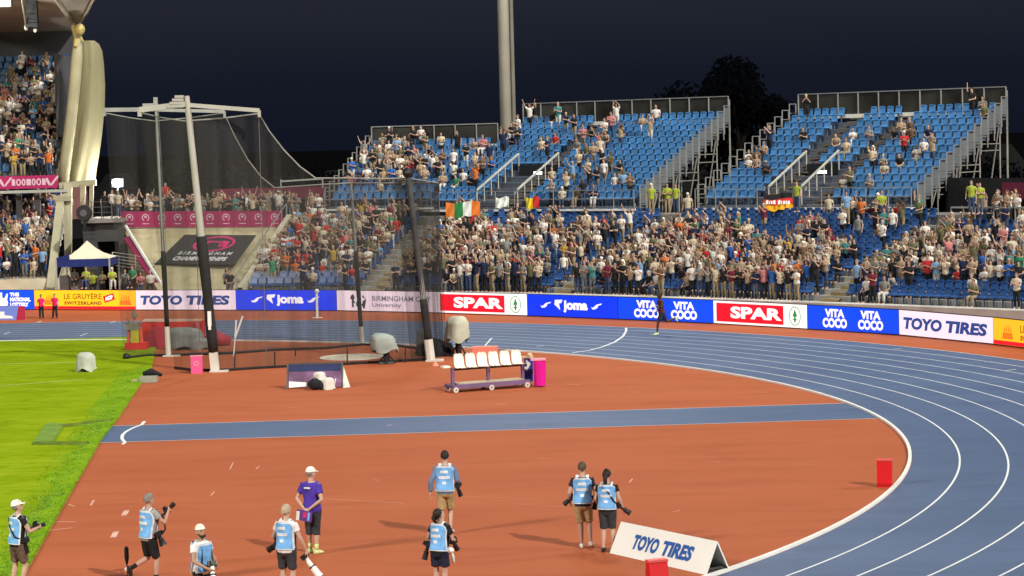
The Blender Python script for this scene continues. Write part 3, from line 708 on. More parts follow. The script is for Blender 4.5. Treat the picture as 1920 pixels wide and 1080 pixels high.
for k in range(7):     # a run of bold unreadable marks
    wv = .20 + .06 * (k % 2)
    if k % 3 == 0: put_poly(mb, [(xx, hz * .25), (xx + wv, hz * .25), (xx + wv, hz * .75), (xx, hz * .75)], ff)
    else: put_ring(mb, xx + wv / 2, hz * .5, wv / 2 + .02, hz * .27, .08, ff)
    xx += wv + .07
mb.build("fascia_print", pale_mark, MS, world=True, fix=False)
mb = MB(); mb.box(((p0.x + p1.x) / 2 + .3, 136.5, p1.z - .18), (W + .6, .5, .16)); mb.build("ledge", mat("pale_ledge", (.36, .36, .32), .7, .15, 1), MS, world=True)
mb = MB(); mb.box(((p0.x + p1.x) / 2, 144.2, p1.z - 1.0), (W + .6, .2, 2.2)); mb.build("concourse_wall", mat("maroon_wall", (.16, .07, .065), .85, .2, 1), MS, world=True)
mb = MB(); zt = bMu.z(15); yb = 137.4 + 16 * .78 + .3
xr = at(138, 90, yb).x; xl = bMu.P0.x - 2; mb.box(((xl + xr) / 2, yb, zt + 1.2), (xr - xl, .2, 3.0)); mb.box((at(128, 200, 144).x, 145, zt - 2.0), (.2, 9, 5)); mb.build("back_wall", mat("dim_back_wall", (.055, .055, .06), .85, .2, .5), MS, world=True)
for u in (35, 70):
    mb = MB(); q = at(u, 356, 138); mb.bar(Vector((q.x, q.y, 4)), Vector((q.x, q.y, q.z)), .3); mb.build("column", dark_steel, MS, world=True)
# roof: soffit, front canopy membrane, rib, hanging loudspeaker and lamp
memb = mat("roof_membrane", (.42, .39, .33), .75, .12, .4, bump=.05)
mb = MB(); g0 = [at(-90, 58, 150), at(40, 60, 150), at(140, 58, 150)]; g1 = [at(-90, 20, 140), at(30, 20, 140), at(120, 20, 140)]; g2 = [at(-90, -30, 130), at(20, -30, 130), at(105, -30, 130)]
mb.grid([g0, g1, g2]); mb.grid([[p + Vector((0, 0, .25)) for p in r_] for r_ in (g0, g1, g2)]); mb.build("roof_soffit", memb, MS, world=True)
mb = MB(); mb.grid([[at(141, 52, 142), at(150, 50, 142)], [at(122, 26, 138), at(165, 24, 138)], [at(98, -12, 133), at(184, -14, 133)], [at(92, -30, 131), at(196, -30, 131)]]); mb.build("roof_canopy", mat("canopy_membrane", (.40, .39, .34), .7, .1, .4), MS, world=True)
mb = MB(); mb.tube([at(143, 52, 141.5), at(105, -2, 133), at(86, -30, 130)], [.14, .14, .14], 8); mb.tube([at(147, 46, 141), at(178, -4, 133), at(196, -30, 131)], [.06, .06, .06], 6); mb.build("roof_rib", mat("pale_rib", (.50, .48, .38), .5, .1, 2), MS, world=True)
mb = MB(); q = at(60, 20, 136)
for k in range(7): mb.box(q + Vector((.04 * k * 0, .02 * k, .75 - .28 * k)), (.62, .5, .26), M=Matrix.Rotation(R(-4 * k), 3, 'X'))
mb.bar(q + Vector((-.25, 0, .9)), q + Vector((-.25, 0, 2.2)), .05); mb.bar(q + Vector((.25, 0, .9)), q + Vector((.25, 0, 2.2)), .05)
tag(mb.build("line_array_speaker", mat("speaker_case", (.04, .045, .06), .6, .2, 3)), "curved stack of dark loudspeakers hung under the main stand roof", "loudspeaker")
mb = MB(); q = at(49, 50, 136); mb.tube([at(38, -20, 133), at(44, 20, 135), q], [.05, .05, .05], 6); mb.build("roof_hanger", steel, MS, world=True)
for (u, v) in ((49, 52), (66, 56)):
    mb = MB(); mb.ball(at(u, v, 136.2), (.12, .12, .16), 8, 6); mb.build("hanger_end", white_paint, MS, world=True)
lampg = mat("lit_lamp_lens", (1, .93, .70), .3, 0, 1, emit=9)
fl = thing("roof_floodlight", "lit yellowish floodlight under the main stand roof corner", "floodlight", at(6, 2, 134))
mb = MB(); q = at(6, 2, 134); mb.box(q + Vector((0, .2, 0)), (.9, .3, .7)); mb.build("housing", black_plastic, fl, world=True)
mb = MB(); mb.box(q + Vector((0, .02, 0)), (.75, .06, .55)); mb.build("lens", lampg, fl, world=True)
lamp(tuple(q + Vector((0, -1.2, -.5))), 420, .5, (1, .92, .72))
# fabric wing closing the stand's end
wing = thing("fabric_wing", "tall cream fabric wing, rounded on top, closing the end of the main stand", "canopy", at(150, 345, 138))
fabric = mat("cream_membrane", (.225, .205, .115), .8, .16, .5, bump=.25, stretch=(1.2, 1.2, .25))
L_ = [(76, 157, 176), (82, 150, 184), (95, 147, 190), (120, 146, 193), (160, 143, 195), (205, 139, 194), (250, 132, 190), (290, 126, 185), (320, 122, 180), (345, 119, 177)]
mb = MB(); rows = []
for (v, l, r_) in L_:
    row = []; 
    for k in range(15):
        f = k / 14; u = l - 11 + (r_ - l + 11) * f; bul = math.sin(math.pi * f) ** .6 * 1.3 + .10 * math.sin(f * 17 + v * .02)
        row.append(at(u, v, 139.5 - bul))
    rows.append(row)
mb.grid(rows); back = [[Vector((p.x, 139.8, p.z)) for p in r_] for r_ in rows]; mb.grid(back); mb.grid([rows[0], back[0]]); mb.grid([rows[-1], back[-1]])
for e in (0, -1): mb.grid([[r_[e] for r_ in rows], [r_[e] for r_ in back]])
mb.build("membrane", fabric, wing, world=True, smooth=True)
mb = MB(); mb.tube([at(147, 66, 138), at(144, 110, 137.8), at(139, 170, 137.6), at(131, 240, 137.5), at(123, 300, 137.4), at(118, 345, 137.4)], [.22, .34, .34, .34, .34, .34], 10); mb.build("edge_roll", mat("wing_edge", (.30, .275, .17), .7, .1, 1), wing, world=True, smooth=True)
mb = MB(); mb.tube([at(140, 48, 138), at(145, 70, 138), at(141, 88, 137.5)], [.25, .22, .10], 8); mb.ball(at(150, 55, 137.6), (.3, .3, .35), 8, 6); mb.bar(at(137, 46, 138), at(156, 78, 137.8), .10); mb.build("head_bracket", mat("bracket_ochre", (.36, .28, .10), .5, .2, 2), wing, world=True)
frm = thing("wing_frame", "cream steel frame and raking leg under the fabric wing", "frame", at(120, 540, 134).xy.to_3d())
cst = mat("cream_steel", (.33, .31, .21), .6, .12, 1)
def slab4(mb, a, b, c, d, th=.35):
    P = [Vector(x) for x in (a, b, c, d)]; Q = [p + Vector((0, th, 0)) for p in P]; mb.poly(P); mb.poly(Q[::-1]); mb.grid([P + [P[0]], Q + [Q[0]]])
mb = MB(); slab4(mb, at(86, 545, 131.6), at(101, 545, 131.6), at(120, 372, 136), at(106, 372, 136)); mb.build("raking_leg", cst, frm, world=True)
mb = MB(); slab4(mb, at(121, 500, 135), at(133, 500, 135), at(134, 345, 136.5), at(119, 345, 136.5)); mb.build("column", cst, frm, world=True)
mb = MB(); slab4(mb, at(150, 412, 136), at(158, 412, 136), at(160, 345, 136.5), at(150, 345, 136.5), .2); slab4(mb, at(166, 412, 136), at(173, 412, 136), at(175, 345, 136.5), at(168, 345, 136.5), .2); mb.build("hanger_post", mat("weathered_steel", (.25, .21, .13), .6, .3, 2), frm, world=True)
mb = MB(); mb.bar(at(112, 348, 136.8), at(180, 342, 136.8), .35); mb.bar(at(103, 372, 136), at(134, 372, 136), .3); mb.build("cross_beam", cst, frm, world=True)
mb = MB(); slab4(mb, at(105, 536, 132.4), at(119, 490, 133.5), at(140, 470, 135), at(128, 540, 133), .3); mb.build("side_wall", cst, frm, world=True)
# bright work lamp beyond the bank
wl = thing("work_floodlight", "glaring white work lamp on a pole beside the fabric wing", "floodlight", at(221, 400, 139))
q = at(220, 343, 139); mb = MB(); mb.bar(at(221, 405, 139.2), q + Vector((0, .2, 0)), .08); mb.build("pole", dark_steel, wl, world=True)
mb = MB(); mb.box(q + Vector((0, .15, 0)), (.7, .2, .5)); mb.build("housing", black_plastic, wl, world=True)
mb = MB(); mb.ball(q, (.31, .08, .26), 12, 8); mb.build("lens", mat("glaring_lens", (1, 1, 1), .3, 0, 1, emit=30), wl, world=True)
lamp(tuple(q + Vector((0, -.4, 0))), 900, .3, (1, .98, .95))
# gazebo
gz = thing("gazebo", "small gazebo with a cream peaked roof and a navy valance behind the amber board", "gazebo", at(156, 540, 127).xy.to_3d())
pk = at(158, 453, 128.2); c4 = [at(105, 487, 126.8), at(205, 487, 126.8)]; zz = c4[0].z; w_ = c4[1].x - c4[0].x; cx = (c4[0].x + c4[1].x) / 2
cs = [Vector((cx - w_ / 2, 126.8, zz)), Vector((cx + w_ / 2, 126.8, zz)), Vector((cx + w_ / 2, 129.8, zz)), Vector((cx - w_ / 2, 129.8, zz))]
mb = MB(); pk = Vector((cx, 128.3, pk.z + .05))
for i in range(4):
    a, b = cs[i], cs[(i + 1) % 4]; mid = lambda p, f: p.lerp(pk, f) - Vector((0, 0, .22 * math.sin(math.pi * f)))
    mb.grid([[mid(a, f), mid(a.lerp(b, .5), f) , mid(b, f)] for f in (0, .25, .5, .75)] + [[pk, pk, pk]])
mb.build("roof", mat("gazebo_canvas", (.62, .59, .44), .8, .08, 1), gz, world=True)
mb = MB()
for i in range(4):
    a, b = cs[i], cs[(i + 1) % 4]; mb.grid([[a, b], [a - Vector((0, 0, .42)), b - Vector((0, 0, .42))]])
a_ = cs[0]; mb.grid([[a_ + Vector((.02, -.02, .1)), a_ + Vector((.75, -.02, .28))], [a_ + Vector((.02, -.02, 0)), a_ + Vector((.75, -.02, 0))]])
mb.build("valance", mat("navy_canvas", (.012, .022, .13), .8, .1, 1), gz, world=True)
for p in cs:
    mb = MB(); mb.bar(Vector((p.x, p.y, 0)), p, .08); mb.build("leg", steel, gz, world=True)
mb = MB(); a, b = at(120, 540, 128.5), at(200, 540, 128.5)
for (u0, u1, v) in ((113, 128, 517), (128, 150, 520)):
    p = at(u0, v, 128.5); q = at(u1, v, 128.5); mb.box(((p.x + q.x) / 2, 128.5, (p.z) / 2), (q.x - p.x, .6, p.z))
tag(mb.build("equipment_case", mat("grey_case", (.25, .25, .24), .6, .2, 2)), "grey equipment cases standing under the gazebo", "case")
mb = MB(); pts = [at(u, v, 129.5) for u, v in ((212, 506), (255, 512), (290, 522))]; rail(mb, pts, 1.0, .05, 5, .03); tag(mb.build("crowd_barrier", steel), "grey metal barrier between the gazebo and the bank", "barrier")

# ---- light mast, dark trees, scenery beyond
ms = thing("light_mast", "tall twin-tube grey light mast rising behind the temporary stands", "light mast", (at(950, 240, 146.5).x, 146.5, 0))
x0 = at(949, 240, 146.5).x
mb = MB(); mb.tube([(x0, 146.5, 0), (x0, 146.5, 26), (x0, 146.5, 48)], [.37, .35, .28], 16); mb.build("pole", mat("mast_steel", (.40, .38, .31), .45, .12, .5), ms, world=True, smooth=True)
mb = MB(); mb.tube([(x0 + .5, 146.7, 0), (x0 + .5, 146.7, 48)], [.15, .13], 12)
for k in range(12): mb.bar((x0, 146.6, 3 + k * 3.8), (x0 + .5, 146.7, 3 + k * 3.8), .08)
mb.build("cable_ladder", mat("mast_dark_tube", (.17, .16, .13), .5, .15, .8), ms, world=True)
mb = MB(); mb.box((x0, 146.4, 48.6), (5, .5, 2.6)); mb.build("lamp_head", dark_steel, ms, world=True)
mb = MB(); mb.bar(at(937, 42, 146.4), at(941, 42, 146.4), .12, .3); mb.build("bracket", steel, ms, world=True)
def tree(label, base, hh, rx, seed, n=2600):
    r2 = random.Random(seed); t = thing("tree", label, "tree", base, 0, "dark trees beyond the stands")
    mb = MB(); mb.tube([(0, 0, 0), (.2, 0, hh * .3), (0, .2, hh * .6)], [.55, .4, .2], 8)
    for k in range(7):
        a = k * .9; mb.tube([(0.1, 0, hh * (.3 + .04 * k)), (math.cos(a) * rx * .5, math.sin(a) * rx * .5, hh * (.55 + .04 * k))], [.18, .06], 5)
    mb.build("trunk", mat("bark", (.05, .04, .03), .9, .3, 2), t)
    mb = MB(); cl = [(r2.gauss(0, .42) * rx, r2.gauss(0, .42) * rx, hh * r2.uniform(.38, .92), rx * r2.uniform(.22, .42)) for _ in range(22)]
    cl = [c for c in cl if (c[0] / rx) ** 2 + (c[1] / rx) ** 2 + ((c[2] - hh * .62) / (hh * .38)) ** 2 < 1.1]
    for i in range(n):
        c = r2.choice(cl); d = Vector((r2.gauss(0, 1), r2.gauss(0, 1), r2.gauss(0, 1))).normalized() * c[3] * r2.uniform(.6, 1.08)
        p = Vector(c[:3]) + Vector((d.x, d.y, d.z * .8)); e = Vector((r2.gauss(0, 1), r2.gauss(0, 1), r2.gauss(0, 1))).normalized(); f = e.orthogonal() * .13; e *= .20
        mb.mat(r2.choice((0, 0, 1))).add([p - e, p + f, p + e, p - f], [(0, 1, 2, 3)])
    mb.build("crown", [mat("night_leaf", (.0016, .0019, .0026), 1, .2, spec=0), mat("night_leaf_dark", (.0012, .0015, .0022), 1, .2, spec=0)], t, fix=False)  # night darkness put into the leaf colours
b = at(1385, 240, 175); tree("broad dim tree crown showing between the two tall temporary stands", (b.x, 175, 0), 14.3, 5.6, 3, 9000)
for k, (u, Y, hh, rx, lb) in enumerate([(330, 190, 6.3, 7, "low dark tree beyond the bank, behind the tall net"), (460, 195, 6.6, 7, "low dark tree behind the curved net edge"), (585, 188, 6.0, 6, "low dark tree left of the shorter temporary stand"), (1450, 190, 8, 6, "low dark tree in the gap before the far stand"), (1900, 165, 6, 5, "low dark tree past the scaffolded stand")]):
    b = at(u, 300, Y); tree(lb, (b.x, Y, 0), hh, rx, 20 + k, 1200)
mb = MB()
for k in range(60):
    x = -160 + k * 5.5; mb.tube([(x, 230, 0), (x, 230, rng.uniform(3, 5)), (x, 230, rng.uniform(5.5, 7.5))], [(4, 3), (3.6, 2.6), (1.2, 1)], 7)
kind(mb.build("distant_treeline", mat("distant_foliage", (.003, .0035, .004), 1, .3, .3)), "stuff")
mb = MB(); a, b = at(1735, 378, 122), at(1990, 372, 112);  # black sheet added as the darkness behind the concourse
M_ = None; d = (b - a); e = Vector((d.x, d.y, 0)).normalized(); Mx = Matrix((e, Vector((-e.y, e.x, 0)), Vector((0, 0, 1)))).transposed(); mb.box(Vector(((a.x + b.x) / 2, (a.y + b.y) / 2 + .3, 4.2)), (d.length, .1, 3.6), M=Mx)
tag(mb.build("screen_fence", dark_void), "black backdrop standing in for the dark under the scaffolded stand, behind railed concourse", "fence")
mb = MB(); a, b = at(1880, 372, 116), at(1990, 372, 110); d = b - a; e = Vector((d.x, d.y, 0)).normalized(); Mx = Matrix((e, Vector((-e.y, e.x, 0)), Vector((0, 0, 1)))).transposed(); mb.box((a + b) / 2 + Vector((0, 0, .35)), (d.length, .08, .8), M=Mx)
tag(mb.build("hoarding", maroon), "dim maroon hoarding past the far end of the scaffolded stand", "hoarding")
# flags on the concourse rails
def flag(label, u0, v0, u1, v1, Y, bands, vertical=False, text=None):
    t = thing("flag", label, "flag", at((u0 + u1) / 2, v1, Y), 0, "flags hung on the rails"); n = len(bands)
    for k, (nm, c) in enumerate(bands):
        mb = MB(); rows = []
        for i in range(5):
            row = []
            for j in range(9):
                if vertical: fu, fv = (k + j / 8) / n, i / 4
                else: fu, fv = j / 8, (k + i / 4) / n
                row.append(at(u0 + (u1 - u0) * fu, v0 + (v1 - v0) * fv * (1 - .12 * math.sin(fu * 9) ** 2) + 2.2 * math.sin(fu * 6), Y + .16 * math.sin(fu * 14 + fv * 3)))
            rows.append(row)
        mb.grid(rows); mb.grid([[p + Vector((0, .02, 0)) for p in r_] for r_ in rows]); mb.build("band", mat("flag_" + nm, c, .8, .08, 2), t, world=True, smooth=True)
    if text:
        M_ = MB(); O = at(u0 + 4, v0 + (v1 - v0) * .60, Y - .16); mb = MB(); wv = at(u1 - 4, v0, Y).x - O.x
        x_ = 0.0
        for wb in (.12, .05, .09, .12, 0, .14, .05, .10, .08, .11): put_poly(mb, [(x_, 0), (x_ + wb, 0), (x_ + wb, .17 + .05 * (wb > .11)), (x_, .17)], (O, Vector((1, 0, -.02)).normalized(), Vector((0, 0, 1)), Vector((0, -1, 0)))) if wb else None; x_ += max(wb, .06) + .035
        mb.build("lettering", white_paint, t, world=True, fix=False)
flag("black red and gold striped flag with white wording on the far stand's rail", 1432, 363, 1487, 396, 120.2, [("black", (.012, .012, .012)), ("red", (.55, .03, .03)), ("gold", (.75, .40, .015))], text="bars")
flag("green white and orange flag held up over the lower terrace by the cage", 836, 379, 900, 408, 127, [("orange", (.65, .18, .03)), ("green", (.02, .18, .05)), ("white", (.70, .72, .68)), ("orange", (.65, .18, .03))], True)
flag("yellow and red flag on the rail below the tall stand's entrance", 987, 370, 1011, 392, 129, [("yellow", (.78, .62, .02)), ("red", (.60, .04, .04))], True)
flag("plain white sheet hung on the rail by the green and orange flag", 930, 370, 954, 390, 129, [("white", (.70, .72, .68))], True)
flag("small white flag with red bands among the crowd behind the cage", 527, 445, 560, 460, 126.5, [("white", (.70, .72, .68)), ("red", (.60, .04, .04)), ("white", (.70, .72, .68))])

# ================================================================== hammer cage
def net_material(name, col, fac, sx_, sy_):
    m = bpy.data.materials.new(name); m.use_nodes = True; t = m.node_tree; t.nodes.clear(); N = t.nodes.new; L = t.links.new
    out = N("ShaderNodeOutputMaterial"); mx = N("ShaderNodeMixShader"); tr = N("ShaderNodeBsdfTransparent"); df = N("ShaderNodeBsdfDiffuse"); df.inputs[0].default_value = (*col, 1)
    co = N("ShaderNodeTexCoord"); mp = N("ShaderNodeMapping"); mp.inputs["Scale"].default_value = (sx_, sx_, sy_); L(co.outputs["Object"], mp.inputs[0])
    n = N("ShaderNodeTexNoise"); n.inputs["Scale"].default_value = 1; n.inputs["Detail"].default_value = 3; L(mp.outputs[0], n.inputs["Vector"])
    r = N("ShaderNodeMapRange"); r.inputs[1].default_value = .3; r.inputs[2].default_value = .7; r.inputs[3].default_value = fac * .55; r.inputs[4].default_value = fac * 1.45; L(n.outputs["Fac"], r.inputs[0])
    L(r.outputs[0], mx.inputs[0]); L(tr.outputs[0], mx.inputs[1]); L(df.outputs[0], mx.inputs[2]); L(mx.outputs[0], out.inputs[0]); return m
netm = net_material("black_netting", (.058, .056, .052), .285, 2.2, .10)
net_fine = net_material("gathered_netting", (.030, .030, .028), .46, 3.5, .2)
rope_dark = mat("dark_rope", (.022, .02, .02), .9, .2, 4); rope_pale = mat("pale_rope", (.26, .26, .24), .8, .2, 4)
cage = thing("throwing_cage", "tall netted throwing cage of leaning posts round the throwing circle", "throwing cage", G(560, 675))
silver = mat("silver_post", (.46, .45, .40), .4, .1, 1, metal=.2); sleeve = mat("black_padding", (.020, .019, .018), .85, .3, 3, bump=.2); plinth = mat("pale_plinth", (.56, .55, .48), .6, .1, 2)
def cage_post(base_uv, top_uv, dY, v_sleeve0, v_sleeve1, rad, dim=False):
    base = G(*base_uv); top = at(top_uv[0], top_uv[1], base.y + dY)
    f = lambda v: max(0, min(1, (base_uv[1] - v) / (base_uv[1] - top_uv[1])))
    P = lambda t: base.lerp(top, t)
    mb = MB(); a = P(f(v_sleeve1)); mb.tube([a, P(.95), top], [rad, rad * .8, rad * .7], 12); post = mb.build("post", steel if dim else silver, cage, world=True, smooth=False)
    mb = MB(); s0, s1 = P(f(v_sleeve0)), P(f(v_sleeve1)); rows = [s0.lerp(s1, k / 6) for k in range(7)]; mb.tube(rows, [rad * rng.uniform(1.25, 1.45) for _ in rows], 12); s_ = mb.build("padding", sleeve, cage, world=True, smooth=True)
    mb = MB(); p1 = P(f(v_sleeve0)); mb.tube([base, p1], [rad * 1.55, rad * 1.5], 4 if not dim else 8); mb.box(base + Vector((.15, 0, .03)), (.7, .5, .06)); b_ = mb.build("plinth", plinth, cage, world=True)
    return base, top, P, f
nb, ntop, NP, nf = cage_post((404, 697), (350, 180), 0, 660, 442, .145)
fb, ftop, FP, ff2 = cage_post((316, 668), (292, 195), 0, 612, 470, .075, True)
nb2, ntop2, NP2, nf2 = cage_post((808, 677), (765, 325), 0, 636, 560, .115, True)
fb2, ftop2, FP2, ff3 = cage_post((679, 646), (658, 342), 0, 612, 470, .07, True)
mb = MB(); q0, q1 = NP2(nf2(560)), NP2(nf2(330)); rows = [q0.lerp(q1, k / 5) for k in range(6)]; mb.tube(rows, [.115] * 6, 10); mb.build("upper_padding", mat("grey_black_padding", (.05, .05, .05), .7, .3, 2), cage, world=True, smooth=True)
mb = MB(); mb.ball(ntop2 + Vector((0, 0, .02)), (.22, .22, .22), 12, 8); mb.build("post_head", black_plastic, cage, world=True)
def arm(nm, a, b, wd, m):
    mb = MB(); mb.bar(a, b, wd, wd * 1.1); mb.bar(b, b - Vector((0, 0, .25)), wd * .8); mb.build(nm, m, cage, world=True)
arm("arm", at(347, 195, ntop.y - .1), at(262, 206, ntop.y), .19, silver)
arm("arm", at(354, 197, ntop.y), at(486, 207, ntop.y - .4), .14, silver)
arm("arm", at(288, 205, ftop.y), at(196, 206, ftop.y), .15, steel)
arm("arm", at(296, 206, ftop.y), at(421, 209, ftop.y - .3), .12, steel)
mb = MB(); p = at(345, 190, ntop.y - .05)
for k in range(4): mb.box(p + Vector((-.32 + .05 * k, 0, -.18 + .12 * k)), (.62 - .1 * k, .30, .10))
mb.build("bracket", silver, cage, world=True)
mb = MB(); mb.box(ftop + Vector((0, 0, .1)), (.16, .16, .35)); mb.box(ftop + Vector((-.28, 0, -.05)), (.5, .2, .16)); mb.build("bracket", steel, cage, world=True)
mb = MB(); p = NP(nf(608)); mb.box(p + Vector((.0, -.25, .25)), (.13, .10, .55)); mb.box(p + Vector((0, -.27, -.1)), (.10, .06, .16)); mb.build("winch", white_paint, cage, world=True)
def cage_net(name, tops, bots, m, sag=.0, n=6, rope=True):
    rows = []
    for i, (t, b) in enumerate(zip(tops, bots)):
        rows.append([t.lerp(b, k / n) + Vector((0, -sag * math.sin(math.pi * k / n) * (1 + .3 * math.sin(i * 2.1)), 0)) for k in range(n + 1)])
    mb = MB(); mb.grid(rows); o = mb.build(name, m, cage, world=True, fix=False, smooth=True)
    if rope:
        mb = MB(); mb.tube(tops, [.028] * len(tops), 5); mb.build("head_rope", rope_pale, cage, world=True, fix=False)
        mb = MB(); mb.tube([b + Vector((0, 0, .06)) for b in bots], [.05] * len(bots), 6); mb.build("ground_rope", rope_dark, cage, world=True, fix=False)
    return o
def interp(pts, n):
    """pts: pixel polyline -> n samples along it"""
    L = [0]
    for a, b in zip(pts, pts[1:]): L.append(L[-1] + math.hypot(b[0] - a[0], b[1] - a[1]))
    out = []
    for k in range(n):
        s = L[-1] * k / (n - 1); j = max(i for i in range(len(L) - 1) if L[i] <= s + 1e-9); f = (s - L[j]) / (L[j + 1] - L[j])
        out.append((pts[j][0] + (pts[j + 1][0] - pts[j][0]) * f, pts[j][1] + (pts[j + 1][1] - pts[j][1]) * f))
    return out
def pair(top_px, bot_px, n, dy=0):
    b = [G(u, v) for u, v in interp(bot_px, n)]; t = [at(u, v, q.y + dy) for (u, v), q in zip(interp(top_px, n), b)]; return t, b
def pairs(spec):
    t, b = [], []
    for (tu, tv_, bu, bv) in spec: q = G(bu, bv); b.append(q); t.append(at(tu, tv_, q.y))
    return t, b
# near side: high gate panel that falls in a curve to the lower net
t, b = pairs([(262, 211, 328, 692), (300, 220, 360, 696), (345, 227, 404, 697), (415, 222, 440, 695), (485, 213, 500, 691), (505, 246, 520, 690), (532, 281, 545, 689), (562, 312, 575, 688), (592, 334, 604, 687)])
cage_net("net", t, b, netm, .10)
t, b = pairs([(592, 334, 604, 687), (660, 334, 655, 684), (720, 335, 730, 680), (765, 334, 800, 676), (822, 343, 832, 664)])
cage_net("net", t, b, netm, .05)
# far side
t, b = pairs([(197, 212, 232, 674), (245, 221, 275, 669), (290, 227, 318, 668), (355, 221, 380, 666), (420, 212, 440, 664), (440, 255, 465, 662), (465, 300, 490, 660), (490, 332, 520, 658), (515, 352, 545, 657)])
cage_net("net", t, b, netm, .08)
t, b = pairs([(515, 352, 545, 657), (600, 346, 610, 655), (658, 343, 679, 648), (740, 343, 745, 650), (822, 343, 832, 663)])
cage_net("net", t, b, netm, .05)
# nets gathered at the rear posts
t, b = pairs([(738, 340, 770, 680), (762, 336, 800, 678), (800, 342, 822, 670), (822, 344, 838, 664)])
cage_net("gathered_net", [p + Vector((0, .35, 0)) for p in t], [p + Vector((0, .35, 0)) for p in b], net_fine, .05, rope=False)
mb = MB()      # dark heap of netting round the post's foot
for k in range(16): q = G(808 - 14 + k * 2.9, 664 + 4 * math.sin(k * 2.3)); mb.ball(q + Vector((0, 0, .1)), (.34, .40, rng.uniform(.14, .55)), 8, 5)
mb.build("net_heap", black_cloth, cage, world=True, smooth=True)
mb = MB()
for (u0, v0, u1, v1) in ((515, 660, 515, 690), (440, 664, 440, 693), (651, 652, 651, 684), (554, 656, 552, 668), (760, 650, 762, 680)):
    p, q = G(u0, v1), G(u1, v1); mb.bar(p, at(u0, v0, p.y), .05)
mb.build("ground_stake", rope_dark, cage, world=True)
mb = MB()
for (u0, v0, u1, v1, Y) in ((352, 205, 372, 460, 88.2), (297, 210, 312, 470, 97), (362, 228, 375, 660, 88.0), (485, 213, 500, 690, 88.5)): mb.bar(at(u0, v0, Y), at(u1, v1, Y), .022)
mb.build("hoist_line", rope_pale, cage, world=True)
mb = MB(); p = G(232, 674); mb.ball(p + Vector((.12, 0, .12)), (.16, .14, .14), 8, 6); mb.build("ground_weight", black_plastic, cage, world=True)

# ================================================================== infield equipment
def drape(mb, c, r, h, seed, n=20, m=8, skew=(0, 0), lobes=4):
    """cloth thrown over something: rounded top, folds that deepen to an uneven hem"""
    r2 = random.Random(seed); ph = r2.random() * 6; rows = []
    for i in range(m + 1):
        f = i / m; row = []
        jit = [r2.uniform(-.07, .07) * (f > .15) for _ in range(n)]
        for k in range(n + 1):
            t = 2 * math.pi * (k % n) / n; fold = jit[k % n] + 1.0 * (1 + .10 * math.cos(t + ph) * f) -1 + 1 + .13 * f * math.sin(lobes * t + ph) + .06 * f * math.sin(9 * t + ph * 2); rr = min(1, f * 2.2) ** .55 * (.86 + .14 * f)
            hem = .12 * math.sin(3 * t + ph) if i == m else 0
            row.append(Vector(c) + Vector((r[0] * rr * fold * math.cos(t) + skew[0] * (1 - f), r[1] * rr * fold * math.sin(t) + skew[1] * (1 - f), h[1] - (h[1] - h[0]) * f ** 1.9 + hem * (h[1] - h[0]) + .06 * (h[1] - h[0]) * math.sin(2 * t + ph) * min(1, f * 3) * (1 - f))))
        rows.append(row)
    return mb.grid(rows)
cover_pale = mat("pale_rain_cover", (.48, .49, .42), .6, .15, 2, bump=.3); cover_grey = mat("grey_green_cover", (.29, .33, .30), .6, .18, 2, bump=.3); cover_dark = mat("grey_foil_cover", (.23, .24, .22), .5, .2, 3, bump=.4)
def camera_cover(label, uv, wpx, hpx, m, seed, legs=True, skew=(0, 0), hem=.25):
    p = G(*uv); k = CF / p.y; W, H = wpx / k / 2, hpx / k; t = thing("covered_camera", label, "covered camera", p, 0, "television cameras under rain covers")
    mb = MB(); drape(mb, (0, 0, 0), (W, W * .75), (H * hem, H), seed, skew=skew, m=10); mb.build("rain_cover", m, t, smooth=True)
    mb = MB(); mb.box((0, 0, H * .55), (W * .7, W * .6, H * .3)); mb.bar((0, 0, 0), (0, 0, H * .5), .12, n=8); mb.build("camera_body", black_plastic, t)
    for a in (.5, 2.6, 4.7):
        mb = MB(); mb.bar((0, 0, H * .35), (math.cos(a) * W * .75, math.sin(a) * W * .6, .02), .05); mb.build("tripod_leg", black_plastic, t)
    mb = MB(); mb.box((0, 0, .04), (W * 1.1, W * .9, .06)); mb.build("base", dark_steel, t)
    return t
camera_cover("rounded pale grey camera cover standing alone on the turf", (161, 698), 34, 38, cover_pale, 1, hem=.12)
camera_cover("grey-green covered camera drooping beside the throwing circle", (725, 682), 50, 58, cover_grey, 5, skew=(-.25, 0), hem=.42)
camera_cover("tall beige covered camera just outside the cage's last post", (860, 668), 44, 76, mat("beige_cover", (.45, .46, .36), .6, .15, 2, bump=.3), 9, hem=.40)
camera_cover("small grey covered camera behind the cage's last post", (795, 662), 26, 46, cover_dark, 13, hem=.3)
gp = G(350, 655); t = thing("covered_equipment", "sprawling grey foil cover over equipment in front of the red mats", "covered equipment", gp)
k = CF / gp.y; mb = MB(); drape(mb, (0, 0, 0), (36 / k, 22 / k), (.05, 42 / k), 31, m=10, skew=(-.25, 0), lobes=5); drape(mb, (.55, -.05, 0), (22 / k, 18 / k), (.03, 22 / k), 33, m=7); mb.build("cover", cover_dark, t, smooth=True)
mb = MB(); mb.box((-.1, .1, .12), (.8, .4, .24)); mb.build("case", black_plastic, t)
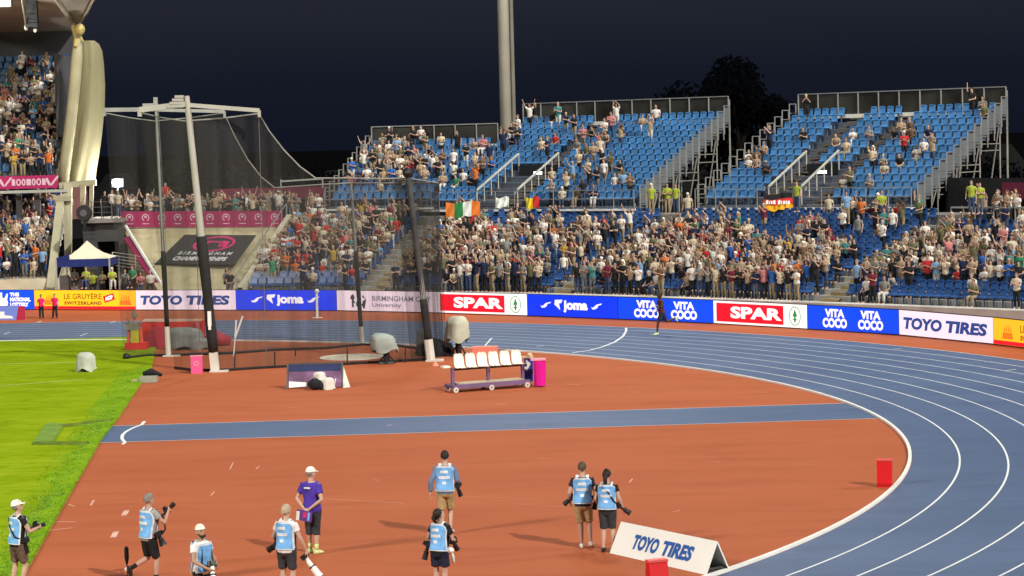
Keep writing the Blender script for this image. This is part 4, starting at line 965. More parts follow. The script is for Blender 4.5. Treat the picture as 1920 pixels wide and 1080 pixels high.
# red mats
red_mat = mat("red_crash_mat", (.60, .022, .018), .55, .15, 1.2); red_dark = mat("wine_red_bag", (.42, .03, .05), .6, .2, 2)
rp = G(323, 650); k = CF / rp.y; t = thing("landing_mat", "big red folded landing mat with a pale top edge behind the cage posts", "landing mat", rp)
wv = 116 / k; hv = 50 / k
mb = MB(); mb.box((0, .5, hv * .62), (wv, .9, hv * .62)); mb.box((0, .5, hv * .18), (wv * .98, .85, hv * .28)); mb.build("foam_body", red_mat, t)
mb = MB(); mb.box((0, .5, hv * .96), (wv * .95, .8, .07), M=Matrix.Rotation(R(1.5), 3, 'Y')); mb.build("top_cover", mat("pale_mat_edge", (.62, .42, .32), .6, .15, 2), t)
mb = MB(); mb.prism([(-.9, 0), (.9, 0), (.1, .95), (-.25, .85)], (-.55, -.15, 0), (-.55, -.32, 0), (1, 0, 0), (0, 0, 1)); mb.build("flap", red_dark, t)
mb = MB(); mb.bar((wv * .42, -.05, hv * .9), (wv * .46, -.05, .1), .14); mb.build("strap", mat("pink_strap", (.55, .12, .14), .6, .1, 2), t)
mb = MB(); mb.tube([(wv * .5, 0, .1), (wv * .5 + .5, -.1, .35), (wv * .5 + 1.2, 0, .15)], [.2, .38, .2], 10); tag_b = mb.build("soft_end", red_dark, t, smooth=True)
cp_ = G(255, 656); k = CF / cp_.y; t = thing("equipment_cart", "red and yellow implement cart with poles sticking up, at the turf corner", "cart", cp_)
mb = MB(); mb.box((.05, 0, .18), (.95, .6, .28)); mb.build("base", red_mat, t)
for x, z in ((-.32, 1.05), (.28, .95)):
    mb = MB(); mb.bar((x, 0, .2), (x * .8, 0, z), .16, .12); mb.build("upright", mat("salmon_plastic", (.60, .10, .06), .5, .15, 3), t)
mb = MB(); mb.box((0, -.02, .62), (.34, .3, .7)); mb.build("yellow_tub", mat("yellow_plastic", (.50, .42, .03), .5, .1, 3), t)
mb = MB(); mb.box((-.1, 0, 1.02), (.6, .4, .3)); mb.bar((-.3, 0, .9), (.1, 0, 1.5), .05); mb.bar((0, 0, .9), (-.35, 0, 1.35), .05); mb.ball((-.02, 0, 1.5), (.10, .1, .2), 8, 6); mb.build("implements", mat("dull_metal_bag", (.2, .18, .13), .6, .4, 4), t)
# pale forked marker in the cage
mp_ = G(447, 668); mb = MB(); k = CF / mp_.y
j = at(441, 633, mp_.y); mb.bar(at(438, 668, mp_.y), j, .04); mb.bar(j, at(455, 593, mp_.y), .07); mb.bar(j, at(443, 600, mp_.y), .06)
tag(mb.build("marker_pole", white_paint), "pale forked marker pole inside the cage", "pole")
mb = MB(); mp_ = G(595, 596); mb.bar(mp_, at(594, 548, mp_.y), .10); mb.box(mp_, (.5, .3, .05)); mb.ball(at(594, 546, mp_.y), .12, 8, 6)
tag(mb.build("marker_post", white_paint), "white upright post in front of the royal blue screen behind the cage", "post")
# pink information box
pp = G(369, 700); k = CF / pp.y; t = thing("pink_box", "upright bright pink box beside the tall cage post", "box", pp, R(3))
mb = MB(); mb.box((0, .1, 16 / k), (21 / k, .3, 32 / k)); mb.build("case", mat("bright_pink", (.78, .10, .28), .5, .06, 2), t)
mb = MB(); put_ring(mb, 0, .38, .09, .09, .03, (Vector((0, -.06, 0)), Vector((1, 0, 0)), Vector((0, 0, 1)), Vector((0, -1, 0)))); mb.build("ring_emblem", pale_mark, t, fix=False)
mb = MB(); mb.box((0, .1, 32 / k + .015), (23 / k, .34, .03)); mb.build("lid", mat("pale_pink", (.80, .30, .38), .5, .05, 2), t)
# grey tool box at the turf edge
tb = G(275, 718); t = thing("tool_box", "low grey equipment box with a black bag on the turf corner", "box", tb)
mb = MB(); mb.box((.05, .2, .12), (.62, .4, .22)); mb.build("case", mat("olive_grey_case", (.30, .31, .24), .6, .15, 3), t)
mb = MB(); mb.tube([(-.2, .5, .28), (.1, .5, .36), (.5, .5, .22)], [.08, .14, .05], 8); mb.build("bag", black_cloth, t, smooth=True)
mb = MB(); mb.box((-.42, .25, .06), (.3, .3, .10)); mb.build("side_box", mat("yellow_grey", (.36, .36, .18), .6, .15, 3), t)
# folded purple banner board with bags
a, b = G(541, 729), G(641, 728); t = thing("printed_banner", "small purple A-frame banner with bags leaning on it, in front of the cage", "banner", (a + b) / 2); L = (b - a).length
mb = MB(); mb.box((0, .28, .86), (L, .06, .05)); mb.bar((-L / 2, .28, .86), (-L / 2 - .02, -.02, 0), .06); mb.bar((-L / 2, .28, .86), (-L / 2, .6, 0), .05); mb.bar((L / 2, .28, .86), (L / 2, .6, 0), .05); mb.bar((L / 2, .28, .86), (L / 2, -.02, 0), .05); mb.build("frame", dark_steel, t)
mb = MB(); mb.grid([[(-L / 2 + .03, .0, .05), (L / 2 - .03, .0, .05)], [(-L / 2 + .03, .26, .82), (L / 2 - .03, .26, .82)]]); mb.build("purple_panel", mat("purple_print", (.20, .10, .20), .6, .5, 1.6), t)
mb = MB(); mb.grid([[(-L / 2 + .03, .175, .60), (L / 2 - .03, .175, .60)], [(-L / 2 + .03, .245, .82), (L / 2 - .03, .245, .82)]]); mb.build("navy_band", mat("navy_print", (.02, .03, .11), .6, .2, 1.5), t)
mb = MB(); mb.grid([[(-L / 2 + .04, -.012, .05), (-L * .15, -.012, .09)], [(-L / 2 + .04, .06, .27), (-L * .15, .03, .22)]]); mb.build("white_band", white_paint, t)
mb = MB(); mb.grid([[(L / 2 + .02, -.05, .0), (L / 2 + .28, -.05, .02)], [(L / 2 - .06, .26, .60), (L / 2 + .04, .26, .72)]]); mb.grid([[(L / 2 + .02, -.02, .0), (L / 2 + .28, -.02, .02)], [(L / 2 - .06, .29, .60), (L / 2 + .04, .29, .72)]]); mb.build("end_flap", mat("pale_flap", (.68, .68, .58), .6, .08, 2), t)
q = G(596, 731); bag = thing("camera_bag", "black round bag propped against the purple banner", "bag", q); mb = MB(); mb.ball((-.1, 0, .2), (.24, .18, .2), 12, 8); mb.ball((.12, -.02, .14), (.12, .12, .14), 10, 6); mb.build("bag_body", black_cloth, bag, smooth=True)
mb = MB(); mb.tube([(-.28, 0, .28), (-.1, -.05, .45), (.1, 0, .3)], [.02, .02, .02], 6); mb.build("strap", black_plastic, bag)
q = G(612, 730); bag = thing("white_bag", "white crumpled bag beside the black one against the purple banner", "bag", q); mb = MB(); drape(mb, (.05, 0, 0), (.26, .2), (.0, .42), 41); drape(mb, (-.25, .05, .2), (.22, .15), (.12, .42), 43); mb.build("bag_body", mat("white_cloth", (.62, .60, .54), .8, .15, 4), bag, smooth=True)
mb = MB(); mb.bar((.28, 0, .1), (.34, 0, .38), .03); mb.build("handle", white_paint, bag)
# trolley bench with six white seats
a, b = G(851, 737), G(984, 727); e = (b - a); Lb = e.length; rz = math.atan2(e.y, e.x); t = thing("seat_trolley", "purple wheeled trolley bench with six white bucket seats", "bench", (a + b) / 2 + Vector((0, .35, 0)), rz)
purple = mat("purple_steel", (.16, .10, .20), .5, .15, 2); seat_white = mat("ivory_seat", (.80, .80, .70), .4, .04, 3)
mb = MB(); mb.box((-.05, -.25, .20), (Lb + .25, .14, .14)); mb.box((-.05, .38, .20), (Lb + .25, .10, .12))
for x in (-Lb / 2 - .1, 0, Lb / 2): mb.box((x, .06, .20), (.10, .7, .10))
mb.build("chassis", purple, t)
mb = MB(); mb.box((0, .06, .285), (Lb - .2, .5, .03)); mb.build("foot_deck", mat("wood_deck", (.48, .40, .27), .7, .2, 3), t)
for x in (-Lb / 2 + .0, 0.0, Lb / 2 - .02):
    mb = MB(); mb.bar((x, .1, .25), (x, .1, .78), .10); mb.build("support_post", purple, t)
mb = MB(); mb.bar((-Lb / 2 - .05, .1, .76), (Lb / 2 + .1, .1, .76), .08); mb.build("seat_beam", black_plastic, t)
def bucket(x):
    mb = MB(); rows = []
    prof = [(-.24, .03, .40), (-.22, .0, .46), (.05, -.02, .46), (.17, .05, .47), (.21, .22, .47), (.235, .34, .46), (.25, .42, .40), (.255, .455, .28), (.258, .465, .12)]
    for th in (0, .035):
        rows.append([[Vector((x + (f - .5) * w_ + 0, y + (abs(f - .5) * 2) ** 2 * -.05 + th, .80 + z + (abs(f - .5) * 2) ** 3 * .03)) for f in (0, .12, .3, .5, .7, .88, 1)] for y, z, w_ in [(q[0], q[1], q[2] * .78) for q in prof]])
    mb.grid(rows[0]); mb.grid(rows[1], True); 
    mb.grid([[r_[0] for r_ in rows[0]], [r_[0] for r_ in rows[1]]]); mb.grid([[r_[-1] for r_ in rows[0]], [r_[-1] for r_ in rows[1]]]); mb.grid([rows[0][-1], rows[1][-1]]); mb.grid([rows[0][0], rows[1][0]]); return mb
for k in range(6): bucket(-Lb / 2 + .28 + k * (Lb - .50) / 5).build("seat", seat_white, t, smooth=True)
for x in (-Lb / 2, -.0, Lb / 2 + .02):
    for y in (-.30, .40):
        mb = MB(); mb.tube([(x - .06, y - .03, .095), (x - .06, y + .03, .095)], [.095, .095], 14); w_ = mb.build("wheel", mat("pale_wheel", (.60, .56, .50), .5, .1, 3), t); m2 = MB(); m2.tube([(x - .06, y - .036, .095), (x - .06, y + .036, .095)], [.03, .03], 8); m2.build("hub", dark_steel, w_)
mb = MB(); mb.box((-Lb / 2 - .22, .2, .86), (.26, .3, .06)); mb.build("side_tray", seat_white, t)
q = G(992, 722); t = thing("equipment_stand", "small blue wheeled stand with white print at the trolley's end", "stand", q + Vector((0, .25, 0)))
mb = MB(); mb.box((0, 0, .52), (.30, .3, .80)); mb.build("case", mat("blue_case", (.03, .05, .35), .5, .15, 2), t)
mb = MB(); put_poly(mb, [(-.28, .15), (-.05, .05), (.08, .3), (-.1, .45), (-.05, .2)], (Vector((0, -.16, .45)), Vector((1, 0, 0)), Vector((0, 0, 1)), Vector((0, -1, 0)))); mb.build("print", white_paint, t, fix=False)
mb = MB(); mb.box((-.1, -.05, .96), (.55, .3, .05)); mb.ball((.05, -.05, 1.02), .10, 8, 6); mb.build("tray", mat("sand_tray", (.60, .45, .28), .6, .15, 3), t)
mb = MB(); mb.tube([(-.05, -.2, .07), (-.05, -.13, .07)], [.07, .07], 10); mb.build("wheel", mat("pale_wheel", (.6, .56, .5)), t)
q = G(1013, 726); t = thing("waste_bin", "bright magenta bin with a pale lid next to the white seats", "bin", q + Vector((0, .2, 0))); k = CF / q.y
mb = MB(); mb.tube([(0, 0, .04), (0, 0, .92)], [(.20, .2), (.225, .22)], 14, flat=(1, 0, 0)); mb.build("bin_body", mat("magenta_bin", (.70, .01, .30), .4, .05, 2), t)
mb = MB(); mb.box((-.05, 0, .95), (.52, .45, .05)); mb.build("lid", mat("pale_pink", (.8, .3, .38)), t)
a, b = G(887, 674), G(933, 674); t = thing("salmon_board", "plain salmon board standing behind the white seats", "board", (a + b) / 2); L = (b - a).length
mb = MB(); mb.box((0, .0, .26), (L, .06, .48), M=Matrix.Rotation(R(-12), 3, 'X')); mb.build("panel", mat("salmon_board", (.62, .16, .11), .6, .06, 2), t)
mb = MB(); mb.box((0, .05, .51), (L, .07, .04)); mb.bar((-L / 2 + .05, .08, .45), (-L / 2 + .05, .35, 0), .04); mb.bar((L / 2 - .05, .08, .45), (L / 2 - .05, .35, 0), .04); mb.build("frame", mat("pale_salmon", (.70, .40, .34), .6, .06, 2), t)
q = G(816, 686); mb = MB(); mb.tube([q, q + Vector((0, 0, .05)), q + Vector((0, 0, .16))], [.14, .12, .03], 10); tag(mb.build("marker_cone", mat("salmon_cone", (.66, .24, .16), .5, .1, 2)), "tiny salmon marker cone by the cage's last post", "cone")
# A-frame advertising prism, low prism at the straight, red lane boxes
def prism_sign(label, a, b, h, dep, m, back_m, end_open=True, name="advertising_prism"):
    e = b - a; L = e.length; t = thing(name, label, "advertising sign", (a + b) / 2, math.atan2(e.y, e.x)); th = .03
    mb = MB(); mb.add([(-L / 2, 0, 0), (L / 2, 0, 0), (L / 2, dep / 2, h), (-L / 2, dep / 2, h)], [(0, 1, 2, 3)]); mb.add([(-L / 2, th, 0), (L / 2, th, 0), (L / 2, dep / 2 + .004, h - .03), (-L / 2, dep / 2 + .004, h - .03)], [(3, 2, 1, 0)])
    mb.add([(L / 2, 0, 0), (L / 2, th, 0), (L / 2, dep / 2, h - .03), (L / 2, dep / 2, h)], [(0, 1, 2, 3)]); mb.build("front_face", m, t)
    mb = MB(); mb.add([(-L / 2, dep, 0), (L / 2, dep, 0), (L / 2, dep / 2 + .01, h), (-L / 2, dep / 2 + .01, h)], [(0, 1, 2, 3)]); mb.add([(L / 2, dep, 0), (L / 2, dep - th, 0), (L / 2, dep / 2, h - .05), (L / 2, dep / 2 + .01, h)], [(0, 1, 2, 3)]); mb.build("back_face", m, t)
    mb = MB(); mb.box((0, dep / 2, .03), (L - .1, dep - .1, .03)); mb.bar((L / 2 - .1, .06, .08), (L / 2 - .1, dep - .06, .08), .04); mb.build("base_frame", back_m, t)
    n = Vector((0, -h, dep / 2)).normalized(); return t, (Vector((-L / 2, 0, 0)), Vector((1, 0, 0)), Vector((0, dep / 2, h)).normalized(), n), L
a, b = G(1143, 1037), G(1323, 1078); t, fr, L = prism_sign("long white A-frame sign with blue tyre wording beside the couple of photographers", a, b, .62, .62, mat("ivory_board", (.88, .88, .82), .5, .04, 1), dark_steel)
mb = MB(); H = math.hypot(.31, .62); put_text(mb, "TOYO", fr, .20 * L, .26 * H, .265 * L, .46 * H, bold=.05, shear=.12, lift=.006); put_text(mb, "TIRES", fr, .505 * L, .26 * H, .31 * L, .46 * H, bold=.05, shear=.12, lift=.006); mb.build("lettering", mat("sign_blue", (.03, .11, .38), .5, .05, 2), t, fix=False)
a, b = G(-62, 600), G(30, 600); t, fr, L = prism_sign("low blue and white prism sign with a red end at the straight's edge", a, b, .72, .6, mat("periwinkle_board", (.16, .22, .62), .5, .06, 1), mat("wine_board", (.40, .02, .05), .5, .06, 2), name="advertising_prism")
mb = MB(); put_poly(mb, [(L * .55, .08), (L * .95, .08), (L * .9, .22), (L * .75, .25), (L * .74, .45), (L * .62, .45)], fr, .01); mb.build("lettering", white_paint, t, fix=False)
mb = MB(); mb.prism([(0, 0), (.6, 0), (.3, .72)], (L / 2 + .01, 0, 0), (L / 2 + .04, 0, 0), (0, 1, 0), (0, 0, 1)); mb.prism([(-.02, 0), (.28, 0), (.28, .70)], (L / 2 + .04, .01, 0), (L / 2 + .38, .01, 0), (0, 1, 0), (0, 0, 1)); mb.build("end_face", mat("wine_board", (.4, .02, .05)), t)
red_box = mat("red_plastic", (.62, .012, .016), .4, .05, 2)
def lane_box(label, uv, rz, wd, h, logo):
    t = thing("lane_box", label, "marker box", G(*uv), rz, "red marker boxes by the track")
    mb = MB(); mb.prism([(-.16, 0), (.16, 0), (.10, h), (-.06, h)], (-wd / 2, 0, 0), (wd / 2, 0, 0), (0, 1, 0), (0, 0, 1)); mb.build("box_body", red_box, t)
    mb = MB(); mb.box((0, .02, h + .02), (wd + .02, .20, .04)); mb.build("top_lid", mat("pale_red_plastic", (.72, .10, .09), .45, .05, 2), t)
    mb = MB(); mb.box((0, -.155, .06), (wd * .9, .02, .06)); mb.build("base_trim", mat("dark_red_plastic", (.42, .01, .012), .5, .05, 2), t)
    if logo:
        mb = MB(); f_ = (Vector((0, -.125, 0)), Vector((1, 0, 0)), Vector((0, .19, h)).normalized() * 1, Vector((0, -1, .2)).normalized()); put_poly(mb, [(.06, h * .45), (.17, h * .58), (.15, h * .62), (.05, h * .52)], f_, .02); put_poly(mb, [(.07, h * .40), (.18, h * .46), (.17, h * .49), (.07, h * .44)], f_, .02); mb.build("logo_mark", white_paint, t, fix=False)
lane_box("red lane marker box standing at the inside of the bend", (1659, 912), R(-12), .36, .62, False)
lane_box("red marker box in front of the white A-frame sign", (1233, 1102), R(20), .38, .50, True)
q = G(239, 1086); t = thing("microphone_stand", "black microphone on a short stand by the walking photographer", "microphone", q)
mb = MB(); mb.bar((0, 0, .02), (0, 0, .52), .012, n=6); mb.build("rod", black_plastic, t); mb = MB(); mb.tube([(0, 0, .30), (0, 0, .42), (0, 0, .62), (0, 0, .66)], [.02, .045, .045, .02], 8); mb.build("windshield", black_cloth, t); mb = MB(); mb.ball((0, 0, .2), .05, 8, 6); mb.build("clamp", white_paint, t)
for a in (0, 2.1, 4.2):
    mb = MB(); mb.bar((0, 0, .06), (math.cos(a) * .3, math.sin(a) * .3, .0), .02); mb.build("leg", black_plastic, t)

# ================================================================== PEOPLE
def lerp(a, b, f): return Vector(a).lerp(Vector(b), f)
TORSO = [(.80, .10, .085, 0), (.87, .155, .115, -.005), (.95, .168, .122, -.01), (1.05, .148, .108, 0), (1.14, .145, .105, .005), (1.27, .165, .118, .01), (1.37, .178, .115, .005), (1.44, .165, .095, -.005), (1.485, .105, .075, -.01)]
class Pose:
    """joint places of a 1.78 m figure facing +y; sit lowers the hips onto a seat"""
    def __init__(s, sit=False, lean=0, twist=0, yaw=0, pitch=0, **k):
        s.sit, s.lean, s.twist, s.yaw, s.pitch = sit, lean, twist, yaw, pitch; dz = -.44 if sit else 0
        s.dz = dz; s.hip = {1: Vector((.09, 0, .93 + dz)), -1: Vector((-.09, 0, .93 + dz))}
        s.knee = {}; s.ank = {}; s.elb = {}; s.wri = {}; s.toe = {}
        for sg, n in ((1, 'r'), (-1, 'l')):
            s.knee[sg] = Vector(k.get('k' + n, (sg * .12, .43, .50) if sit else (sg * .10, .03, .50)))
            s.ank[sg] = Vector(k.get('a' + n, (sg * .12, .42, .08) if sit else (sg * .11, -.02, .08)))
            s.toe[sg] = Vector(k.get('t' + n, (sg * .10, 1, -.0)))
            e = k.get('e' + n, (sg * .27, -.03, 1.16)); w_ = k.get('w' + n, (sg * .28, .06, .92))
            s.elb[sg] = Vector(e) + Vector((0, 0, dz)); s.wri[sg] = Vector(w_) + Vector((0, 0, dz))
        s.hand = k.get('hand', {})
    def up(s, p):
        p = Vector(p) + Vector((0, 0, s.dz)); o = Vector((0, 0, .95 + s.dz)); q = p - o
        f = max(0, min(1, (p.z - o.z) / .3)); q = Matrix.Rotation(-R(s.lean), 3, 'X') @ (Matrix.Rotation(R(s.twist) * f, 3, 'Z') @ q); return o + q
    def sho(s, sg): return s.up((sg * .175, -.005, 1.425))
    def headM(s): return Matrix.Rotation(R(s.yaw), 3, 'Z') @ Matrix.Rotation(-R(s.pitch), 3, 'X')
    def head(s, p): return s.up((0, .0, 1.53)) + s.headM() @ Vector(p)
def torso(mb, P, inf=0.0, lo=.80, hi=1.49, n=14):
    rows = [(z, rx + inf, ry + inf, y) for z, rx, ry, y in TORSO if lo - .001 <= z <= hi + .001]
    mb.tube([P.up((0, y, z)) for z, rx, ry, y in rows], [(rx, ry) for z, rx, ry, y in rows], n, flat=Matrix.Rotation(R(P.twist), 3, 'Z') @ Vector((1, 0, 0)))
def legs(mb, P, inf, f0, f1, n=10, loose=0):
    """thigh + shin lofts from the hip down to fraction f1 (0..1 thigh, 1..2 shin)"""
    for sg in (1, -1):
        h, k, a = P.hip[sg], P.knee[sg], P.ank[sg]
        pts = [(0, h + Vector((0, 0, .02)), .098), (.35, lerp(h, k, .35), .086), (.8, lerp(h, k, .8), .062), (1, k, .056), (1.3, lerp(k, a, .28), .057), (1.6, lerp(k, a, .6), .045), (1.92, lerp(k, a, .93), .037), (2, a, .036)]
        q = [(p, r) for f, p, r in pts if f <= f1]
        if f1 < 2:
            pt = lerp(h, k, f1) if f1 <= 1 else lerp(k, a, f1 - 1); q = [x for x in q if (x[0] - pt).length > .03] + [(pt, q[-1][1] * .98)]
        mb.tube([p for p, r in q], [r + inf + loose * i / len(q) for i, (p, r) in enumerate(q)], n, flat=(1, 0, 0))
def arms(mb, P, inf, f1, n=8, loose=0):
    for sg in (1, -1):
        s_, e, w_ = P.sho(sg), P.elb[sg], P.wri[sg]
        pts = [(0, s_ - (e - s_).normalized() * .02, .060), (.3, lerp(s_, e, .3), .053), (.8, lerp(s_, e, .8), .043), (1, e, .041), (1.3, lerp(e, w_, .3), .040), (1.8, lerp(e, w_, .85), .029), (2, w_, .027)]
        q = [(p, r) for f, p, r in pts if f <= f1]
        if f1 < 2:
            pt = lerp(s_, e, f1) if f1 <= 1 else lerp(e, w_, f1 - 1); q = [x for x in q if (x[0] - pt).length > .02] + [(pt, q[-1][1] * .98)]
        mb.tube([p for p, r in q], [r + inf + loose * i / len(q) for i, (p, r) in enumerate(q)], n)
def foot(mb, P, sg, inf=0.0):
    a = P.ank[sg]; k = P.knee[sg]; t = P.toe[sg].normalized(); dn = (a - k).normalized(); dn = (dn - t * dn.dot(t)).normalized()
    pts = [a - t * .055 + dn * .035, a - t * .02 + dn * .03, a + t * .06 + dn * .04, a + t * .13 + dn * .052, a + t * .175 + dn * .056]
    mb.tube(pts, [(.032 + inf, .030 + inf), (.040 + inf, .042 + inf), (.043 + inf, .036 + inf), (.046 + inf, .022 + inf), (.030 + inf, .014 + inf)], 10, flat=t.cross(dn))
def hand(mb, P, sg, fingers=True, curl=.5):
    e, w_ = P.elb[sg], P.wri[sg]; d = (w_ - e).normalized(); side = P.hand.get(sg)
    nrm = Vector(side) if side else Vector((-sg, 0, 0)); nrm = (nrm - d * nrm.dot(d)); nrm = nrm.normalized() if nrm.length > .05 else d.orthogonal().normalized(); e1 = d.cross(nrm)
    if not fingers:
        mb.tube([w_ - d * .01, w_ + d * .05, w_ + d * .10, w_ + d * .17], [(.028, .022), (.044, .024), (.044, .022), (.026, .014)], 6, flat=e1); return
    mb.tube([w_ - d * .01, w_ + d * .03, w_ + d * .075, w_ + d * .095], [(.027, .021), (.038, .019), (.042, .016), (.040, .013)], 10, flat=e1)
    for k, L in enumerate((.066, .078, .072, .056)):
        o = w_ + d * .09 + e1 * (-.031 + .0207 * k) * 1.0; a = o + (d * math.cos(curl * .5) + nrm * math.sin(curl * .5)) * L * .5; b = a + (d * math.cos(curl * 1.6) + nrm * math.sin(curl * 1.6)) * L * .5
        mb.tube([o - d * .02, o, a, b], [.0085, .0088, .0082, .0068], 6)
    sgn = -1; o = w_ + d * .03 + e1 * sgn * .034; a = o + (d * .6 + e1 * sgn * .75 + nrm * .25).normalized() * .04; b = a + (d * .85 + e1 * sgn * .2 + nrm * .5).normalized() * .032
    mb.tube([o - e1 * sgn * .02, o, a, b], [.011, .012, .010, .008], 6)
def headshape(mb, P, fine=True):
    n = 12 if fine else 7; h = P.head; fx = P.headM() @ Vector((1, 0, 0))
    mb.tube([P.up((0, -.012, 1.455)), P.up((0, -.008, 1.50)), h((0, .002, .03)), h((0, .01, .07))], [.070, .058, .054, .058], n, flat=fx)
    mb.tube([h((0, .055, .015)), h((0, .045, .035)), h((0, .025, .075)), h((0, .012, .125)), h((0, .004, .175)), h((0, 0, .215)), h((0, 0, .245)), h((0, 0, .253))],
            [(.022, .024), (.046, .052), (.064, .080), (.073, .095), (.076, .099), (.066, .086), (.036, .048), (.010, .012)], n, flat=fx)
    if fine:
        mb.tube([h((0, .098, .135)), h((0, .116, .105)), h((0, .104, .092))], [.010, .016, .010], 6)
        for sg in (1, -1): mb.tube([h((sg * .074, -.002, .09)), h((sg * .082, -.008, .118)), h((sg * .078, -.006, .145))], [(.008, .012), (.012, .020), (.008, .015)], 8)
        mb.tube([h((-.03, .094, .068)), h((0, .104, .066)), h((.03, .094, .068))], [.008, .010, .008], 6)
def hair(mb, P, style, fine=True):
    """skull cap of hair; style short / crop / long / tail / bun"""
    h = P.head; n = 16 if fine else 8; m = 6 if fine else 4; rows = []; inf = {'crop': .006, 'short': .014}.get(style, .016)
    for i in range(m + 1):
        f = i / m; row = []
        for k in range(n + 1):
            t = 2 * math.pi * (k % n) / n; c, s_ = math.cos(t), math.sin(t)       # s_ > 0 forehead
            low = .175 + .035 * max(0, s_) - .085 * max(0, -s_) - (.03 * (abs(c) ** 3)); z = .262 + inf * .6 - (.262 + inf * .6 - low) * f ** 1.1
            rr = math.sqrt(max(0, 1 - ((z - .145) / (.118 + inf * .6)) ** 2)) if z > .145 else 1
            row.append(h(((.078 + inf) * rr * c, (.100 + inf) * rr * s_, z)))
        rows.append(row)
    mb.grid(rows)
    if style == 'long': mb.tube([h((0, -.07, .17)), h((0, -.085, .09)), h((0, -.085, -.02)), h((0, -.075, -.12))], [(.07, .035), (.088, .04), (.085, .035), (.05, .02)], n, flat=P.headM() @ Vector((1, 0, 0)))
    if style == 'tail': mb.tube([h((0, -.10, .19)), h((0, -.145, .17)), h((0, -.135, .06)), h((0, -.115, -.09))], [.03, .036, .034, .014], 10)
    if style == 'bun':
        mb.ball(h((.01, -.06, .255)), (.042, .04, .034), 10, 6); mb.tube([h((0, -.10, .15)), h((0, -.125, .08)), h((0, -.11, -.05)), h((0, -.10, -.12))], [.04, .045, .038, .015], 10)
def cap_mb(mb, P, back=False, fine=True, n=16):
    h = P.head; rows = []; sgn = -1 if back else 1
    for i in range(6):
        f = i / 5; z = .272 - (.272 - .165) * f ** 1.2; rr = math.sqrt(max(0, 1 - ((z - .16) / .116) ** 2)) if z > .16 else 1
        rows.append([h((.090 * rr * math.cos(2 * math.pi * k / n), .113 * rr * math.sin(2 * math.pi * k / n), z)) for k in range(n + 1)])
    mb.grid(rows); mb.grid([[h((p * .075, sgn * (.095 - .05 * p * p), .178)) for p in (-1, -.5, 0, .5, 1)], [h((p * .070, sgn * (.185 - .05 * p * p), .160)) for p in (-1, -.5, 0, .5, 1)]])
    mb.grid([[h((p * .075, sgn * (.095 - .05 * p * p), .170)) for p in (-1, -.5, 0, .5, 1)], [h((p * .070, sgn * (.185 - .05 * p * p), .155)) for p in (-1, -.5, 0, .5, 1)]])
def remesh(mb, voxel, it=4, fac=.5):
    me = mb.mesh("tmp", []); o = bpy.data.objects.new("tmp", me); C.objects.link(o)
    m = o.modifiers.new("r", 'REMESH'); m.mode = 'VOXEL'; m.voxel_size = voxel; m.use_smooth_shade = True
    if it: s_ = o.modifiers.new("s", 'SMOOTH'); s_.iterations = it; s_.factor = fac
    dg = bpy.context.evaluated_depsgraph_get(); dg.update(); r = bpy.data.meshes.new_from_object(o.evaluated_get(dg))
    bpy.data.objects.remove(o); bpy.data.meshes.remove(me); return r
def skin(n, c): return mat("skin_" + n, c, .55, .08, 6, spec=.35)
SK = [skin("fair", (.50, .32, .235)), skin("tan", (.38, .225, .145)), skin("ruddy", (.45, .265, .19)), skin("brown", (.17, .075, .038)), skin("deep", (.045, .022, .014))]
eye_m = mat("eye_dark", (.02, .016, .014), .3, 0); lip_m = mat("lip", (.36, .13, .11), .5, 0)
def cloth(n, c): return mat("cloth_" + n, c, .85, .20, 9, bump=.45)
vest_blue = cloth("vest_blue", (.16, .40, .74)); vest_white = cloth("vest_trim", (.66, .72, .76))
